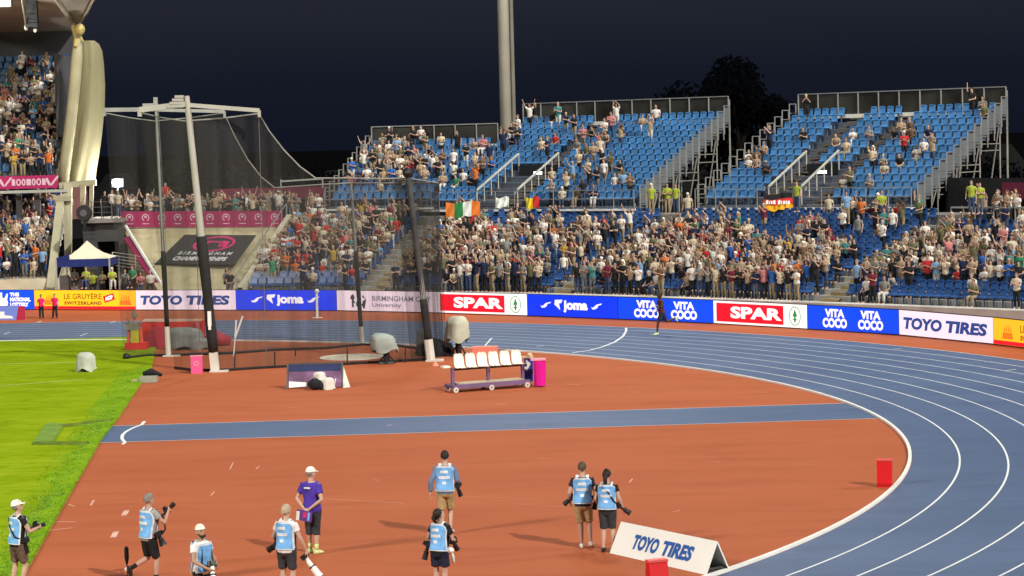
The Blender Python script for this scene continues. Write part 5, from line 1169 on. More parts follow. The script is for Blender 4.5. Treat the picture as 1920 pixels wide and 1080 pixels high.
def person(label, loc, rz, P, H, sk, top=None, top_sl=.5, bot=None, bot_len=.8, shoes=None, hairs=None, hair_m=None, cap=None, cap_back=False, vest=False, socks=None, beard=None, group=None, loose=.012, girth=1.0, print_=True, curl=.6):
    k = H / 1.78
    mb = MB(); torso(mb, P); legs(mb, P, 0, 0, 2); arms(mb, P, 0, 2); headshape(mb, P)
    for sg in (1, -1): foot(mb, P, sg); hand(mb, P, sg, curl=curl)
    me = remesh(mb, .0095, 3); me.name = "person"
    for m in (sk, eye_m, lip_m): me.materials.append(m)
    n = len(me.polygons); cen = np.empty(n * 3); me.polygons.foreach_get("center", cen); cen = cen.reshape(-1, 3); mi = np.zeros(n, int)
    for sg in (1, -1): mi[np.linalg.norm(cen - np.array(P.head((sg * .033, .092, .135))), axis=1) < .014] = 1
    mi[np.linalg.norm((cen - np.array(P.head((0, .106, .062)))) * (.5, 1, 2.2), axis=1) < .016] = 2
    me.polygons.foreach_set("material_index", mi)
    o = bpy.data.objects.new("person", me); C.objects.link(o); o.location = loc; o.rotation_euler = (0, 0, rz); o.scale = (k, k, k)
    tag(o, label, "person", group)
    def child(name, mb, m, vox=.014, parent=None, smooth=True):
        me = remesh(mb, .018 if vox == .014 else vox, 3) if vox else mb.mesh(name, [], True); me.name = name
        if name in ("shirt", "shorts", "trousers"):      # cloth folds
            for v_ in me.vertices:
                q_ = v_.co; f_ = noise.noise((q_.x * 11 + o.location.x, q_.y * 11, q_.z * 7)) + .6 * noise.noise((q_.x * 22, q_.y * 22 + o.location.y, q_.z * 12 + q_.x * 14)); v_.co = q_ + v_.normal * (.011 * f_)
        elif name.startswith("vest"):
            for v_ in me.vertices: q_ = v_.co; v_.co = q_ + Vector((q_.x, q_.y, 0)).normalized() * (.014 * noise.noise((q_.x * 8 + o.location.x, q_.y * 8, q_.z * 9)))
        me.materials.append(m); c = bpy.data.objects.new(name, me); C.objects.link(c); c.parent = parent or o; return c
    if top:
        mb = MB(); torso(mb, P, .020 * girth + loose * .5, .87 if bot_len else .95, 1.487); arms(mb, P, .012, top_sl, loose=.016); child("shirt", mb, top)
    if bot:
        mb = MB(); torso(mb, P, .020, .80, 1.03); legs(mb, P, .016, 0, bot_len, loose=loose * 1.6); child("shorts" if bot_len < 1.5 else "trousers", mb, bot)
    if shoes:
        for sg in (1, -1): mb = MB(); foot(mb, P, sg, .012); child("shoe", mb, shoes, .010)
    if socks:
        for sg in (1, -1):
            mb = MB(); a, kn = P.ank[sg], P.knee[sg]; mb.tube([a, lerp(a, kn, .15), lerp(a, kn, .3)], [.042, .043, .048], 10); child("sock", mb, socks, 0)
    if hairs: mb = MB(); hair(mb, P, hairs); child("hair", mb, hair_m, 0)
    if beard: mb = MB(); h = P.head; mb.tube([h((-.066, .02, .085)), h((-.05, .07, .045)), h((0, .092, .022)), h((.05, .07, .045)), h((.066, .02, .085))], [.012, .02, .026, .02, .012], 8); child("beard", mb, beard, .008)
    if cap: mb = MB(); cap_mb(mb, P, cap_back); child("cap", mb, cap, 0)
    if vest:
        def shell(inf, z0, z1, a0, a1, inset=0):
            rows = []
            for i in range(9):
                z = z0 + (z1 - z0) * i / 8; row = []
                lo = max(j for j in range(len(TORSO)) if TORSO[j][0] <= z); hi = min(lo + 1, len(TORSO) - 1); A, B = TORSO[lo], TORSO[hi]; f = (z - A[0]) / max(1e-6, B[0] - A[0])
                rx, ry, y0 = (A[q] + (B[q] - A[q]) * f for q in (1, 2, 3)); rx = max(rx, .15) + inf; ry = max(ry, .11) + inf
                nar = 1 - .35 * max(0, (z - 1.30) / .16) ** 2
                for j in range(11):
                    a = R(a0 + (a1 - a0) * (.5 + (j / 10 - .5) * nar)); row.append(P.up((rx * math.cos(a), y0 + ry * math.sin(a), z)))
                rows.append(row)
            return rows
        th = .020 * girth + loose * .5
        mb = MB()
        for a0, a1 in ((194, 346), (20, 160)): mb.grid(shell(th + .022, .93, 1.47, a0, a1))
        for sg in (1, -1): mb.tube([P.up((sg * .10, -.12, 1.42)), P.up((sg * .105, -.02, 1.515)), P.up((sg * .10, .11, 1.42))], [(.035, .008)] * 3, 8, flat=(1, 0, 0))
        v = child("vest", mb, vest_white, 0)
        mb = MB()
        for a0, a1 in ((207, 333), (34, 146)): mb.grid(shell(th + .028, .955, 1.43, a0, a1))
        child("vest_panel", mb, vest_blue, 0, v)
        if print_:
            mb = MB(); S = shell(th + .034, .955, 1.43, 214, 326)
            def cell(i0, i1, j0, j1): mb.grid([[S[i][j] for j in range(j0, j1 + 1)] for i in range(i0, i1 + 1)])
            cell(6, 7, 3, 7); cell(4, 5, 2, 8); cell(2, 3, 4, 6); child("vest_print", mb, vest_white, 0, v)
    return o
def face(dx, dy): return math.atan2(-dx, dy)
def stand_at(u, v, H): p = G(u, v, H); return Vector((p.x, p.y, 0))
W = lambda o, p: o.matrix_basis @ Vector(p)
navy = cloth("navy", (.012, .016, .04)); blackc = cloth("black", (.012, .012, .013)); khaki = cloth("khaki", (.40, .29, .14)); whitec = cloth("white", (.74, .73, .70)); greyc = cloth("grey", (.30, .30, .28)); brownc = cloth("brown", (.13, .08, .06))
purplec = cloth("purple", (.07, .035, .34)); denim = cloth("slate_blue", (.13, .19, .30)); charcoal = cloth("charcoal", (.035, .037, .042)); capw = cloth("cap_white", (.80, .78, .66)); hair_d = mat("hair_dark", (.018, .012, .009), .6, .3, 12); hair_b = mat("hair_brown", (.08, .055, .032), .6, .3, 12); hair_g = mat("hair_grey_blond", (.40, .33, .22), .6, .25, 12); hair_gr = mat("hair_grey", (.20, .17, .14), .6, .3, 12)
shoe_w = mat("white_shoe", (.70, .68, .62), .5, .1, 5); shoe_k = mat("black_shoe", (.02, .02, .022), .5, .1, 5); shoe_g = mat("lime_white_shoe", (.58, .66, .30), .5, .25, 12)
photog = "photographers with pale blue vests"
def gear(name, label, cat, p0, d, L, r, m, hood=None, body=True):
    """camera with a lens pointing along d"""
    L *= .88; r *= .85; t = thing(name, label, cat, p0, 0, "cameras the photographers carry"); d = Vector(d).normalized()
    if body:
        mb = MB(); q = d.to_track_quat('Y', 'Z').to_matrix(); mb.box(-d * .045, (.15, .08, .11), M=q); mb.box(-d * .045 + q @ Vector((0, 0, .075)), (.06, .07, .05), M=q); mb.box(-d * .045 + q @ Vector((.06, .03, 0)), (.035, .05, .10), M=q); mb.build("camera_body", black_plastic, t)
    mb = MB(); mb.tube([Vector((0, 0, 0)), d * L * .5, d * L * .55, d * L * .85], [r * .8, r * .85, r * 1.15, r * 1.2], 12); mb.build("lens", m, t, smooth=False)
    mb = MB(); mb.tube([d * L * .84, d * L], [r * 1.25, r * 1.4], 12); mb.build("lens_hood", hood or black_plastic, t)
    mb = MB(); mb.tube([d * L * .42, d * L * .47], [r * 1.2, r * 1.2], 12); mb.build("lens_ring", rope_dark, t); return t
def strap(o, pts, m=None):
    mb = MB(); mb.tube(pts, [(.018, .004)] * len(pts), 6); me = mb.mesh("camera_strap", [m or blackc]); c = bpy.data.objects.new("camera_strap", me); C.objects.link(c); c.parent = o; return c
# 1 man on the turf edge
P1 = Pose(lean=4, yaw=-15, pitch=-12, er=(.27, .14, 1.18), wr=(.16, .36, 1.22), el=(-.24, .16, 1.16), wl=(-.02, .38, 1.20), kr=(.10, .10, .5), kl=(-.1, -.02, .5), al=(-.1, -.12, .09))
o = person("photographer in white cap, black shirt and brown shorts, standing on the turf edge", stand_at(30, 938, 1.78), face(.80, .60), P1, 1.78, SK[0], blackc, .45, brownc, .85, shoe_k, 'crop', hair_gr, capw, False, True, group=photog)
gear("camera", "black camera held by the man on the turf edge", "camera", W(o, (.08, .40, 1.24)), Matrix.Rotation(o.rotation_euler.z, 3, 'Z') @ Vector((.1, 1, .1)), .16, .04, black_plastic)
gear("camera", "black telephoto camera hanging at the hip of the man on the turf", "camera", W(o, (.20, .06, .98)), Matrix.Rotation(o.rotation_euler.z, 3, 'Z') @ Vector((-.15, .2, -1)), .26, .05, black_plastic)
strap(o, [P1.up((-.10, -.15, 1.44)), P1.up((.0, -.17, 1.25)), P1.up((.16, -.14, 1.08)), (.22, .04, 1.0)])
# 2 walking man in grey
P2 = Pose(lean=3, twist=8, yaw=-8, er=(.30, .18, 1.22), wr=(.20, .34, 1.42), el=(-.2, .22, 1.2), wl=(.05, .36, 1.36), kr=(.10, .10, .50), ar=(.12, .06, .08), kl=(-.10, .02, .52), al=(-.10, -.36, .36), tl=(-.1, .35, -.9))
o = person("photographer with grey shirt and grey hair walking, camera raised to his chest", stand_at(276, 926, 1.80), face(.78, .62), P2, 1.80, SK[2], greyc, .5, blackc, .92, shoe_k, 'short', hair_gr, None, False, True, socks=blackc, group=photog)
Rm = Matrix.Rotation(o.rotation_euler.z, 3, 'Z')
gear("camera", "black camera raised in both hands of the walking grey-shirted man", "camera", W(o, (.14, .38, 1.45)), Rm @ Vector((.5, .5, .7)), .18, .045, black_plastic)
gear("camera", "black round lens hanging at the side of the grey-shirted man", "camera", W(o, (.23, .10, .98)), Rm @ Vector((.25, .3, -1)), .24, .065, black_plastic)
strap(o, [P2.up((.10, .12, 1.44)), (.26, .2, 1.3), (.30, .2, 1.1), (.26, .14, 1.0)])
# 3 bearded man, cap turned back
P3 = Pose(lean=3, yaw=-14, pitch=-10, er=(.29, .10, 1.16), wr=(.16, .32, 1.03), el=(-.30, .02, 1.16), wl=(-.10, .30, 1.05), kr=(.1, .1, .5))
o = person("bearded photographer in a backward white cap and black trousers, white lens in hand", stand_at(374, 984, 1.76), face(.80, -.60), P3, 1.76, SK[1], whitec, .5, blackc, 1.95, shoe_k, None, None, capw, True, True, beard=hair_d, group=photog, print_=False)
for sg in (1, -1): strap(o, [P3.up((sg * .11, -.12, 1.46)), P3.up((sg * .115, .0, 1.515)), P3.up((sg * .12, .15, 1.36)), P3.up((sg * .13, .165, 1.12)), (sg * .08, .30, 1.02)])
Rm = Matrix.Rotation(o.rotation_euler.z, 3, 'Z')
gear("camera", "large white telephoto lens held by the bearded man", "camera", W(o, (.06, .34, 1.06)), Rm @ Vector((.25, .35, -1)), .40, .062, white_paint, white_paint)
# 4 blond man
P4 = Pose(lean=4, twist=-8, yaw=-12, er=(.30, .02, 1.15), wr=(.36, .12, .90), el=(-.28, .02, 1.16), wl=(-.26, .18, .98), kr=(.12, .02, .5))
o = person("photographer with pale blond hair and white shirt, long white lens in his hand", stand_at(534, 947, 1.76), face(.38, .92), P4, 1.76, SK[0], whitec, .55, charcoal, .88, shoe_k, 'short', hair_g, None, False, True, group=photog)
Rm = Matrix.Rotation(o.rotation_euler.z, 3, 'Z')
gear("camera", "long white telephoto lens hanging from the blond man's hand", "camera", W(o, (.33, .16, .74)), Rm @ Vector((.60, .12, -.80)), .50, .065, white_paint, white_paint)
gear("camera", "black camera swinging at the left hip of the blond man", "camera", W(o, (-.26, .10, .98)), Rm @ Vector((-1, .25, -.55)), .26, .055, black_plastic)
strap(o, [P4.up((-.10, -.14, 1.45)), P4.up((-.17, -.06, 1.2)), (-.24, .06, 1.02)])
# 5 official with hands behind his back
P5 = Pose(lean=-2, yaw=-28, er=(.30, -.12, 1.14), wr=(.06, -.22, .95), el=(-.30, -.10, 1.14), wl=(-.04, -.22, .93), kr=(.09, .0, .5), kl=(-.1, .02, .5), ar=(.10, -.05, .08), al=(-.11, .05, .08), tr=(.3, 1, 0), tl=(.1, 1, 0), hand={1: (-.3, 1, 0), -1: (.3, 1, 0)})
o = person("official in purple shirt and white cap standing with hands behind his back", stand_at(583, 876, 1.82), face(.45, .89), P5, 1.82, SK[0], purplec, .6, charcoal, 1.25, shoe_g, 'crop', hair_gr, capw, False, False, socks=mat("lime_sock", (.55, .62, .25), .8, .1, 5), girth=1.8, curl=1.1)
q = W(o, (-.03, -.27, .82)); t = thing("folder", "purple and white folder held behind the official's back", "folder", q, o.rotation_euler.z)
mb = MB(); mb.box((0, 0, 0), (.36, .035, .22), M=Matrix.Rotation(R(8), 3, 'Y')); mb.build("cover", cloth("folder_purple", (.10, .04, .22)), t)
mb = MB(); mb.box((-.14, -.022, .0), (.07, .01, .19), M=Matrix.Rotation(R(8), 3, 'Y')); mb.build("white_label", whitec, t)
mb = MB(); mb.box((.03, -.022, .02), (.09, .01, .11), M=Matrix.Rotation(R(8), 3, 'Y')); mb.build("pink_label", mat("pink_print", (.55, .03, .16)), t)
mb = MB(); mb.box((.12, -.022, -.01), (.05, .01, .17), M=Matrix.Rotation(R(8), 3, 'Y')); mb.build("blue_label", vest_blue, t)
mb = MB(); mb.grid([[P5.up((x, -.118 - .020 * 1.8 - .014 + abs(x) * .06, z)) for x in (-.075, -.03, .03, .075)] for z in (1.40, 1.365)]); me = mb.mesh("back_print", [vest_white]); c = bpy.data.objects.new("back_print", me); C.objects.link(c); c.parent = o
# 6 man with rucksack-like vest
P6 = Pose(lean=5, yaw=6, er=(.27, .0, 1.17), wr=(.24, .18, 1.0), el=(-.29, -.06, 1.16), wl=(-.32, -.02, .90), kr=(.08, .12, .51), ar=(.09, -.02, .10), kl=(-.09, .0, .5), al=(-.08, -.16, .12))
o = person("photographer in slate-blue long sleeves and khaki shorts walking across the runup", stand_at(833, 846, 1.82), face(.12, 1), P6, 1.82, SK[0], denim, 1.9, khaki, .95, shoe_w, 'short', hair_d, None, False, True, group=photog)
Rm = Matrix.Rotation(o.rotation_euler.z, 3, 'Z')
gear("camera", "black camera at the hip of the slate-blue shirted man", "camera", W(o, (.26, .06, 1.0)), Rm @ Vector((.3, .1, -1)), .24, .05, black_plastic)
# 7 woman, head bowed
P7 = Pose(lean=8, twist=-14, yaw=-20, pitch=-28, er=(.26, .08, 1.16), wr=(.20, .30, 1.10), el=(-.27, .02, 1.18), wl=(-.16, .26, 1.10), kr=(.09, .03, .5), ar=(.10, -.02, .08))
o = person("woman photographer with dark hair, black and white top and navy shorts, head bowed", stand_at(822, 953, 1.68), face(.42, .9), P7, 1.68, SK[0], blackc, .6, navy, .72, shoe_k, 'tail', hair_d, None, False, True, group=photog)
Rm = Matrix.Rotation(o.rotation_euler.z, 3, 'Z')
gear("camera", "black camera held low by the woman with bowed head", "camera", W(o, (.14, .34, 1.04)), Rm @ Vector((.2, .5, -.8)), .20, .045, black_plastic)
gear("camera", "black telephoto behind the bowed woman's left arm", "camera", W(o, (-.24, -.04, 1.02)), Rm @ Vector((-.25, -.1, -1)), .30, .05, black_plastic)
mb = MB(); mb.ball((.20, .04, .94), (.10, .07, .07), 10, 6); mb.tube([(.20, .08, .93), (.24, .12, .80), (.25, .12, .68)], [(.03, .01)] * 3, 6); me = mb.mesh("tied_sweater", [whitec], True); c = bpy.data.objects.new("tied_sweater", me); C.objects.link(c); c.parent = o
# 8 and 9 the couple
P8 = Pose(lean=3, er=(.27, .0, 1.15), wr=(.24, .16, .98), el=(-.28, -.03, 1.15), wl=(-.27, .12, .95), kr=(.12, .08, .51), ar=(.15, -.06, .12), tr=(.15, 1, -.25), kl=(-.06, .04, .5), al=(-.04, -.04, .08))
o = person("photographer in navy shirt and khaki shorts walking beside a woman in black", stand_at(1091, 867, 1.79), face(.10, 1), P8, 1.79, SK[0], navy, .55, khaki, .95, shoe_w, 'short', hair_b, None, False, True, group=photog)
Rm = Matrix.Rotation(o.rotation_euler.z, 3, 'Z')
gear("camera", "black camera at the left hip of the man in navy", "camera", W(o, (-.25, .06, 1.02)), Rm @ Vector((-.8, .2, -.7)), .22, .05, black_plastic)
gear("camera", "black camera between the walking couple", "camera", W(o, (.27, .05, .98)), Rm @ Vector((-.2, .1, -1)), .22, .05, black_plastic)
P9 = Pose(lean=3, yaw=-8, er=(.27, -.02, 1.16), wr=(.33, .10, .93), el=(-.26, .0, 1.15), wl=(-.22, .18, 1.0), kr=(.10, .04, .5), ar=(.11, .02, .08), kl=(-.09, .02, .5), al=(-.09, -.08, .09))
o = person("woman photographer with black ponytail and dark long shorts walking beside a man", stand_at(1137, 881, 1.70), face(.22, .97), P9, 1.70, SK[0], blackc, .45, charcoal, 1.0, shoe_k, 'bun', hair_d, None, False, True, group=photog)
Rm = Matrix.Rotation(o.rotation_euler.z, 3, 'Z')
gear("camera", "black telephoto camera in the ponytailed woman's right hand", "camera", W(o, (.26, .08, .98)), Rm @ Vector((.75, .1, -.55)), .30, .05, black_plastic)
strap(o, [P9.up((-.09, -.15, 1.43)), P9.up((.06, -.165, 1.3)), P9.up((.17, -.11, 1.1)), (.24, .06, 1.0)])
# runner
PR = Pose(lean=6, er=(.25, -.16, 1.22), wr=(.16, .08, 1.06), el=(-.26, .10, 1.20), wl=(-.14, .34, 1.22), kl=(-.09, .20, .52), al=(-.09, .25, .10), tl=(0, 1, -.1), kr=(.09, -.27, .54), ar=(.09, -.64, .68), tr=(0, -.3, -1), hand={1: (-1, 0, 0), -1: (1, 0, 0)})
kr_p = G(1231, 629) + Vector((.96, .28, 0)) * .25; o = person("runner in dark kit with lime shoes on the blue track, one leg kicked back", kr_p + Vector((0, 0, .02)), face(-.96, -.28), PR, 1.80, SK[4], cloth("maroon_kit", (.09, .018, .02)), .15, navy, .7, mat("lime_shoe", (.60, .75, .35), .5, .1, 5), 'crop', hair_d, curl=1.3)
for sg in (1, -1):
    mb = MB(); d = (PR.wri[sg] - PR.elb[sg]).normalized(); mb.tube([PR.wri[sg] - d * .02, PR.wri[sg] + d * .06, PR.wri[sg] + d * .12], [.036, .05, .04], 10); me = mb.mesh("glove", [whitec], True); c = bpy.data.objects.new("glove", me); C.objects.link(c); c.parent = o
mb = MB(); mb.grid([[PR.up((x, .150, z)) for x in (-.11, 0, .11)] for z in (1.30, 1.12)]); me = mb.mesh("race_bib", [whitec]); c = bpy.data.objects.new("race_bib", me); C.objects.link(c); c.parent = o
# two children with pink shirts by the amber screen
pinkc = cloth("hot_pink", (.66, .012, .12)); PK1 = Pose(yaw=10, kr=(.1, .02, .5)); PK2 = Pose(lean=4, er=(.25, .1, 1.15), wr=(.12, .28, 1.1), kr=(.13, .03, .5), ar=(.2, 0, .08))
person("child in hot pink shirt and black trousers, standing next to the raking post end", Vector((G(78, 597).x, G(78, 597).y, 0)), face(.2, -1), PK1, 1.24, SK[1], pinkc, .6, blackc, 1.95, shoe_k, 'short', hair_d, group="children in pink by the track")
person("child in hot pink shirt in front of the amber screen's first word", Vector((G(104, 597).x, G(104, 597).y, 0)), face(-.3, -1), PK2, 1.28, SK[0], pinkc, .6, blackc, 1.95, shoe_k, 'short', hair_b, group="children in pink by the track")

# ---- spectators
POSES = {
    "clapping": Pose(er=(.27, .10, 1.14), wr=(.05, .33, 1.24), el=(-.27, .10, 1.14), wl=(-.05, .33, 1.24)),
    "arms-wide": Pose(er=(.34, .04, 1.62), wr=(.42, .08, 1.88), el=(-.34, .04, 1.62), wl=(-.42, .08, 1.88)),
    "overhead-clapping": Pose(er=(.27, .06, 1.66), wr=(.06, .12, 1.88), el=(-.27, .06, 1.66), wl=(-.06, .12, 1.88)),
    "phone-filming": Pose(er=(.22, .20, 1.28), wr=(.07, .34, 1.52), el=(-.22, .20, 1.28), wl=(-.07, .34, 1.52)),
    "relaxed": Pose(),
    "waving": Pose(er=(.27, .06, 1.64), wr=(.24, .10, 1.92), el=(-.27, .04, 1.15), wl=(-.12, .24, 1.1)),
    "arms-folded": Pose(er=(.26, .10, 1.16), wr=(-.06, .24, 1.20), el=(-.26, .10, 1.16), wl=(.06, .25, 1.16)),
    "seated-clapping": Pose(sit=True, lean=4, er=(.27, .10, 1.14), wr=(.05, .33, 1.24), el=(-.27, .10, 1.14), wl=(-.05, .33, 1.24)),
    "seated": Pose(sit=True, lean=6, er=(.25, .06, 1.15), wr=(.12, .30, 1.02), el=(-.25, .06, 1.15), wl=(-.12, .30, 1.02)),
    "forward-leaning seated": Pose(sit=True, lean=26, er=(.24, .24, 1.08), wr=(.10, .42, 1.0), el=(-.24, .24, 1.08), wl=(-.10, .42, 1.0)),
}
PW = {"clapping": 36, "arms-wide": 5, "overhead-clapping": 10, "phone-filming": 9, "relaxed": 8, "waving": 7, "arms-folded": 6, "seated-clapping": 7, "seated": 6, "forward-leaning seated": 4}
PNAMES = list(PW)
def crowd_parts(P, long_hair):
    b = MB(); torso(b, P, 0, n=8); legs(b, P, 0, 0, 2, 5); arms(b, P, 0, 2, 5); headshape(b, P, False)
    for sg in (1, -1): hand(b, P, sg, False); foot(b, P, sg, .008)
    s_ = MB(); torso(s_, P, .03, .87, 1.487, n=8); arms(s_, P, .016, .6, 6, .02)
    t = MB(); torso(t, P, .024, .80, 1.0, n=8); legs(t, P, .02, 0, 1.9, 6)
    h = MB(); hair(h, P, 'long' if long_hair else 'short', False)
    return b, s_, t, h
RAW = {(n, lh): crowd_parts(POSES[n], lh) for n in PNAMES for lh in (0, 1)}
TOPS = [("white", (.64, .61, .55), 18), ("cream", (.50, .43, .31), 14), ("black", (.012, .012, .014), 24), ("navy", (.012, .018, .055), 10), ("grey", (.19, .19, .18), 10), ("olive", (.12, .12, .06), 8), ("beige", (.34, .25, .16), 11), ("brown", (.15, .09, .05), 6), ("red", (.42, .025, .025), 3), ("pink", (.46, .17, .17), 3), ("orange", (.50, .13, .025), 2), ("sky blue", (.17, .30, .46), 3), ("royal blue", (.025, .10, .34), 2), ("green", (.03, .20, .10), 1.5), ("teal", (.05, .20, .19), 2), ("maroon", (.15, .016, .035), 3), ("mustard", (.42, .27, .04), 1)]
BOTS = [("black", (.012, .012, .014), 7), ("denim", (.04, .06, .12), 4), ("khaki", (.26, .20, .12), 3), ("white", (.50, .48, .44), 1.5), ("grey", (.12, .12, .12), 2)]
HAIRS = [("dark hair", hair_d, 5), ("brown hair", hair_b, 5), ("grey hair", hair_gr, 1.6), ("blond hair", hair_g, 1.2), ("white cap", capw, .9)]
TM = {n: cloth("crowd_" + n.replace(" ", "_"), c) for n, c, w_ in TOPS}; BM = {n: cloth("crowd_legs_" + n.replace(" ", "_"), c) for n, c, w_ in BOTS}
def wpick(r, L): return r.choices(L, weights=[x[-1] for x in L])[0]
hi_vis = mat("hi_vis_yellow", (.30, .36, .035), .6, .1, 3); TM["hi-vis yellow"] = hi_vis
cr = random.Random(5); CROWD = []
def spectator(p, d, zone, row=0, sit=None, top=None, pose=None, place=None):
    H = cr.gauss(1.63, .09)
    if pose is None:
        pose = cr.choices(PNAMES, weights=[PW[n] for n in PNAMES])[0]
        if sit is not None:
            while ("seated" in pose) != sit: pose = cr.choices(PNAMES, weights=[PW[n] for n in PNAMES])[0]
    tp = top or wpick(cr, TOPS)[0]
    CROWD.append(dict(p=Vector(p), rz=face(d.x, d.y) + cr.gauss(0, .25), H=max(1.36, H), pose=pose, top=tp, bot=wpick(cr, BOTS)[0], hair=wpick(cr, HAIRS), lh=int(cr.random() < .4), sk=cr.choices(range(4), weights=(6, 4, 3, 1))[0], zone=zone, row=row, place=place))
def dens_lower(u, v, i):
    if u > 1925 or u < 440: return 0
    d = .95
    if i >= 10: d = (.42, .10, .05, .03)[i - 10] if 915 < u < 1640 else (.85, .8, .75, .6)[i - 10]
    if 1412 < u < 1508 and 7 <= i: d = .03
    if u < 640 and i < 2: d = .30
    if u < 520: d *= .7
    if 660 < u < 830 and i < 2: d = .35
    if 1560 < u < 1720 and v < 480: d = .22
    if 1610 < u < 1680 and v < 520: d = .3
    if u > 1600 and i >= 9: d = .32
    if u > 1560 and i < 2: d = .30
    if 1020 < u < 1060 and v > 470: d = .2
    return d
for i, s, p, n in occ_lower:
    u, v = px(p)
    if cr.random() < dens_lower(u, v, i):
        sit = cr.random() < (.34 if u > 1560 else .12 + (.25 if u < 700 else 0)); q = p - n * (.02 if sit else .30); spectator(q, -n, "lower", i, sit, top=("red" if (u < 620 and 470 < v < 525 and cr.random() < .28) else None))
def dens_temp(name, u, v, i):
    hit = 0
    for (u0, v0, u1, v1, d) in ((655, 240, 790, 345, .80), (790, 245, 890, 340, .55), (890, 290, 935, 345, .35), (955, 235, 1040, 300, .30), (1000, 225, 1120, 295, .34), (1060, 260, 1160, 375, .55), (1120, 240, 1240, 300, .10), (1040, 330, 1180, 380, .55), (880, 310, 930, 360, .45),
                               (1485, 222, 1535, 262, .22), (1395, 290, 1510, 312, .60), (1550, 262, 1640, 322, .50), (1600, 330, 1680, 375, .42), (1695, 240, 1745, 268, .6), (1720, 280, 1800, 325, .45), (1640, 290, 1700, 312, .6), (1380, 330, 1420, 360, .3), (1820, 190, 1890, 222, .6)):
        m_ = max(u0 - u, u - u1, v0 - v, v - v1, 0); hit = max(hit, d * (1 - m_ / 26)) if m_ < 26 else hit
    return hit
for name, i, p, n, f, dep in OCC:
    u, v = px(p + Vector((0, 0, .5)))
    if cr.random() < dens_temp(name, u, v, i) * (.55 if u > 1380 else .72 if u > 900 else .9): sit = cr.random() < (.68 if u > 1380 else .42); spectator(p - n * (.02 if sit else .28), -n, "temp", i, sit)
for up, i, p, n in occ_main:
    u, v = px(p + Vector((0, 0, .5))); d = (.0 if i > 14 else .30 if i > 12 else .62 if i > 10 else .88) if up else (.90 if i < 11 else .35)
    if u < 120 and cr.random() < d: sit = cr.random() < .25; spectator(p - n * (.02 if sit else .26), -n, "main", i, sit)
for k in range(95):      # deck behind the magenta hoarding
    u = cr.uniform(232, 600); Y = cr.choice((134.9, 135.7, 136.6)); p = at(u, 412, Y); p.z = at(400, 417, 134.5).z; spectator(p, Vector((.1, -1, 0)), "deck", 0, False)
for k in range(46):      # railed concourse right of the last aisle
    s = SR + cr.uniform(.4, 14.5); p = F(s, 12 * TD + cr.uniform(.6, 2.6), 3.88); spectator(p, -Nn(s), "concourse", 0, False)
SPEC = []
def special(u, v, Y, d, top, place, pose="relaxed"):
    p = at(u, v, Y); spectator(p, Vector(d), "special", 0, "seated" in pose, top, pose, place)
for (u, v, Y, place, ps) in ((1222, 402, 122, "under the tall temporary stand's rail end", "relaxed"), (1268, 402, 122, "at black gap between stands", "relaxed"), (1252, 402, 123, "deep inside black gap", "arms-folded"), (1495, 398, 118.5, "beside the black red and gold flag", "relaxed"), (1653, 405, 114, "at the last aisle's top", "seated"), (1822, 402, 109, "mid-concourse", "relaxed"), (1838, 402, 109, "on concourse by another steward", "arms-folded")):
    special(u, v, Y, (-.4, -.9, 0), "hi-vis yellow", place, ps)
for (u, v, Y, top, place, ps) in ((163, 541, 126.2, "hi-vis yellow", "under the gazebo's middle", "seated-clapping"), (176, 549, 127.4, "hi-vis yellow", "next to the gazebo's far leg", "seated"), (193, 556, 126.8, "olive", "beside the gazebo's outer leg", "arms-folded"), (211, 541, 126.0, "hi-vis yellow", "by the barrier near the gazebo", "seated-clapping"), (236, 558, 127, "grey", "by the barrier", "relaxed"), (250, 540, 126.4, "green", "at the magenta strip's foot", "seated"), (266, 549, 126, "pink", "below the magenta strip", "forward-leaning seated"), (283, 547, 125.6, "white", "at the cream bank's corner", "seated"), (141, 540, 127.8, "grey", "by grey cases under gazebo", "seated"),
                                 (425, 545, 124.4, "grey", "at terrace end wall foot", "seated"), (434, 548, 124.2, "black", "leaning by the terrace's end wall", "forward-leaning seated"), (212, 408, 133.2, "white", "on the tunnel platform by the rail", "phone-filming"), (223, 408, 133.0, "cream", "on the tunnel platform's end", "relaxed"), (198, 410, 133.4, "black", "on the tunnel platform", "relaxed"), (312, 392, 137.5, "red", "standing above the deck crowd", "relaxed"), (1005, 240, 142.5, "black", "top of the tall stand", "relaxed"), (1588, 420, 114.5, "sky blue", "in empty seats by last aisle", "relaxed")):
    special(u, v, Y, (.2, -.95, 0), top, place, ps)
# the 285 that show largest become people of their own, the rest one crowd
def size_of(c): u, v = px(c["p"] + Vector((0, 0, 1))); return (1 if -5 < u < 1925 and v > 0 else .01) / (c["p"] - Vector((0, 0, CH))).length * (1.0 if "seated" not in c["pose"] else .86) * (1.6 if c["zone"] == "special" else 1)
CROWD = [c for c in CROWD if -12 < px(c["p"])[0] < 1935]
CROWD.sort(key=size_of, reverse=True)
ORD = "front second third fourth fifth sixth seventh eighth ninth tenth eleventh twelfth thirteenth fourteenth".split()
BN = [(255, "above amber screen"), (443, "above tyre screen"), (632, "above caged blue screen"), (820, "above crested screen"), (989, "above caged red screen"), (1159, "above royal-blue screen"), (1338, "above runner's screen"), (1514, "above second red screen"), (1686, "above second coconut screen"), (1863, "above second tyre screen"), (9999, "above last amber screen")]
MESH = {}
def part_mesh(nm, lh, j):
    if (nm, lh, j) not in MESH:
        me = remesh(RAW[(nm, lh)][j], .026, 2) if j < 3 else RAW[(nm, lh)][j].mesh("hair", [], True); me.name = ("person", "shirt", "trousers", "hair")[j]; me.materials.append(None); MESH[(nm, lh, j)] = me
    return MESH[(nm, lh, j)]
used = set(); IND = []
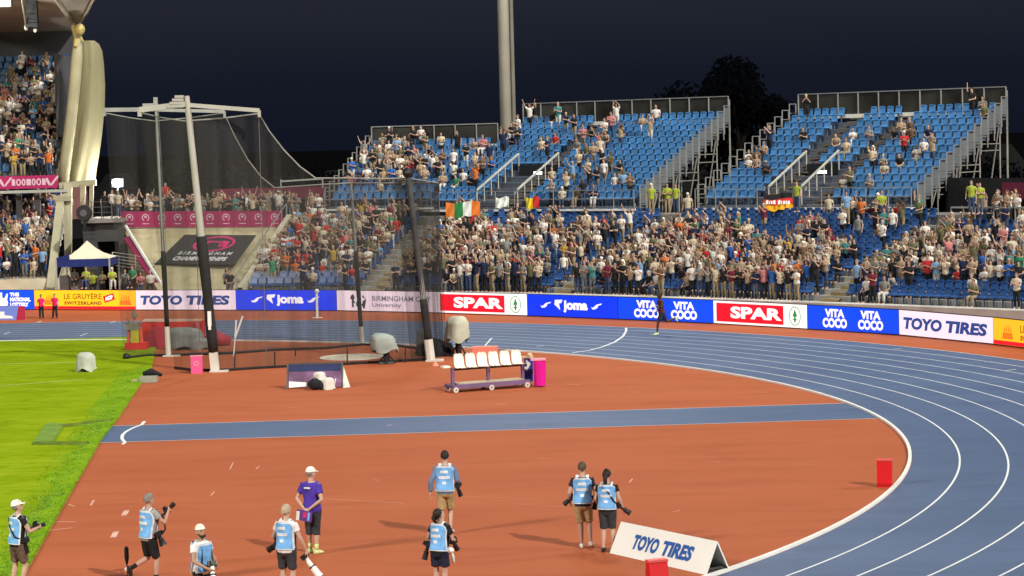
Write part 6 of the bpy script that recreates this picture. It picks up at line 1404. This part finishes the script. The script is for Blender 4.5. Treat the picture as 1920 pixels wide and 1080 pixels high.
def lab_of(c):
    u = px(c["p"])[0]; place = c["place"]
    if place is None:
        b = next(n for x, n in BN if u < x); place = {"lower": ORD[c["row"]] + " row " + b, "concourse": "on concourse " + b, "temp": "in temporary stand", "deck": "on the deck", "main": "in main stand"}[c["zone"]]
    return f"{c['pose']} spectator, {c['top']} top, {c['bot']} legs, {c['hair'][0]}, {place}"
for c in CROWD[:283]:
    for _ in range(60):
        lb = lab_of(c)
        if lb not in used: break
        if c["place"] is None: c["top"] = wpick(cr, TOPS)[0]
        c["bot"] = wpick(cr, BOTS)[0]; c["hair"] = wpick(cr, HAIRS)
    used.add(lb); k = c["H"] / 1.78
    o = bpy.data.objects.new("person", part_mesh(c["pose"], c["lh"], 0)); C.objects.link(o); o.location = c["p"]; o.rotation_euler = (0, 0, c["rz"]); o.scale = (k, k, k)
    o.material_slots[0].link = 'OBJECT'; o.material_slots[0].material = SK[c["sk"]]; tag(o, lb, "person", "spectators watching from the stands")
    for j, nm, m in ((1, "shirt", TM[c["top"]]), (2, "trousers", BM[c["bot"]]), (3, "cap" if "cap" in c["hair"][0] else "hair", c["hair"][1])):
        q = bpy.data.objects.new(nm, part_mesh(c["pose"], c["lh"], j)); C.objects.link(q); q.parent = o; q.material_slots[0].link = 'OBJECT'; q.material_slots[0].material = m
mats = SK + [TM[k] for k in TM] + [BM[k] for k in BM] + [hair_d, hair_b, hair_gr, hair_g, capw]; mid = {m.name: i for i, m in enumerate(mats)}
RV = {k: [(np.array(b.v), b.f) for b in v] for k, v in RAW.items()}
V_, LP, LT, MI = [], [], [], []; nv_ = 0
for c in CROWD[283:]:
    k = c["H"] / 1.78; ca, sa = math.cos(c["rz"]), math.sin(c["rz"]); A = np.array(((ca, -sa, 0), (sa, ca, 0), (0, 0, 1))) * k
    for (v, f), m in zip(RV[(c["pose"], c["lh"])], (SK[c["sk"]], TM[c["top"]], BM[c["bot"]], c["hair"][1])):
        V_.append(v @ A.T + np.array(c["p"])); LP += [i + nv_ for q in f for i in q]; LT += [len(q) for q in f]; MI += [mid[m.name]] * len(f); nv_ += len(v)
me = bpy.data.meshes.new("crowd"); V_ = np.concatenate(V_); me.vertices.add(len(V_)); me.vertices.foreach_set("co", V_.ravel()); me.loops.add(len(LP)); me.loops.foreach_set("vertex_index", LP); me.polygons.add(len(LT))
me.polygons.foreach_set("loop_start", np.concatenate(([0], np.cumsum(LT)[:-1])).astype(np.int32)); me.polygons.foreach_set("loop_total", np.array(LT, np.int32)); me.polygons.foreach_set("material_index", np.array(MI, np.int32)); me.polygons.foreach_set("use_smooth", np.ones(len(LT), bool))
for m in mats: me.materials.append(m)
me.update(calc_edges=True); me.validate(); kind(link("crowd", me), "stuff")
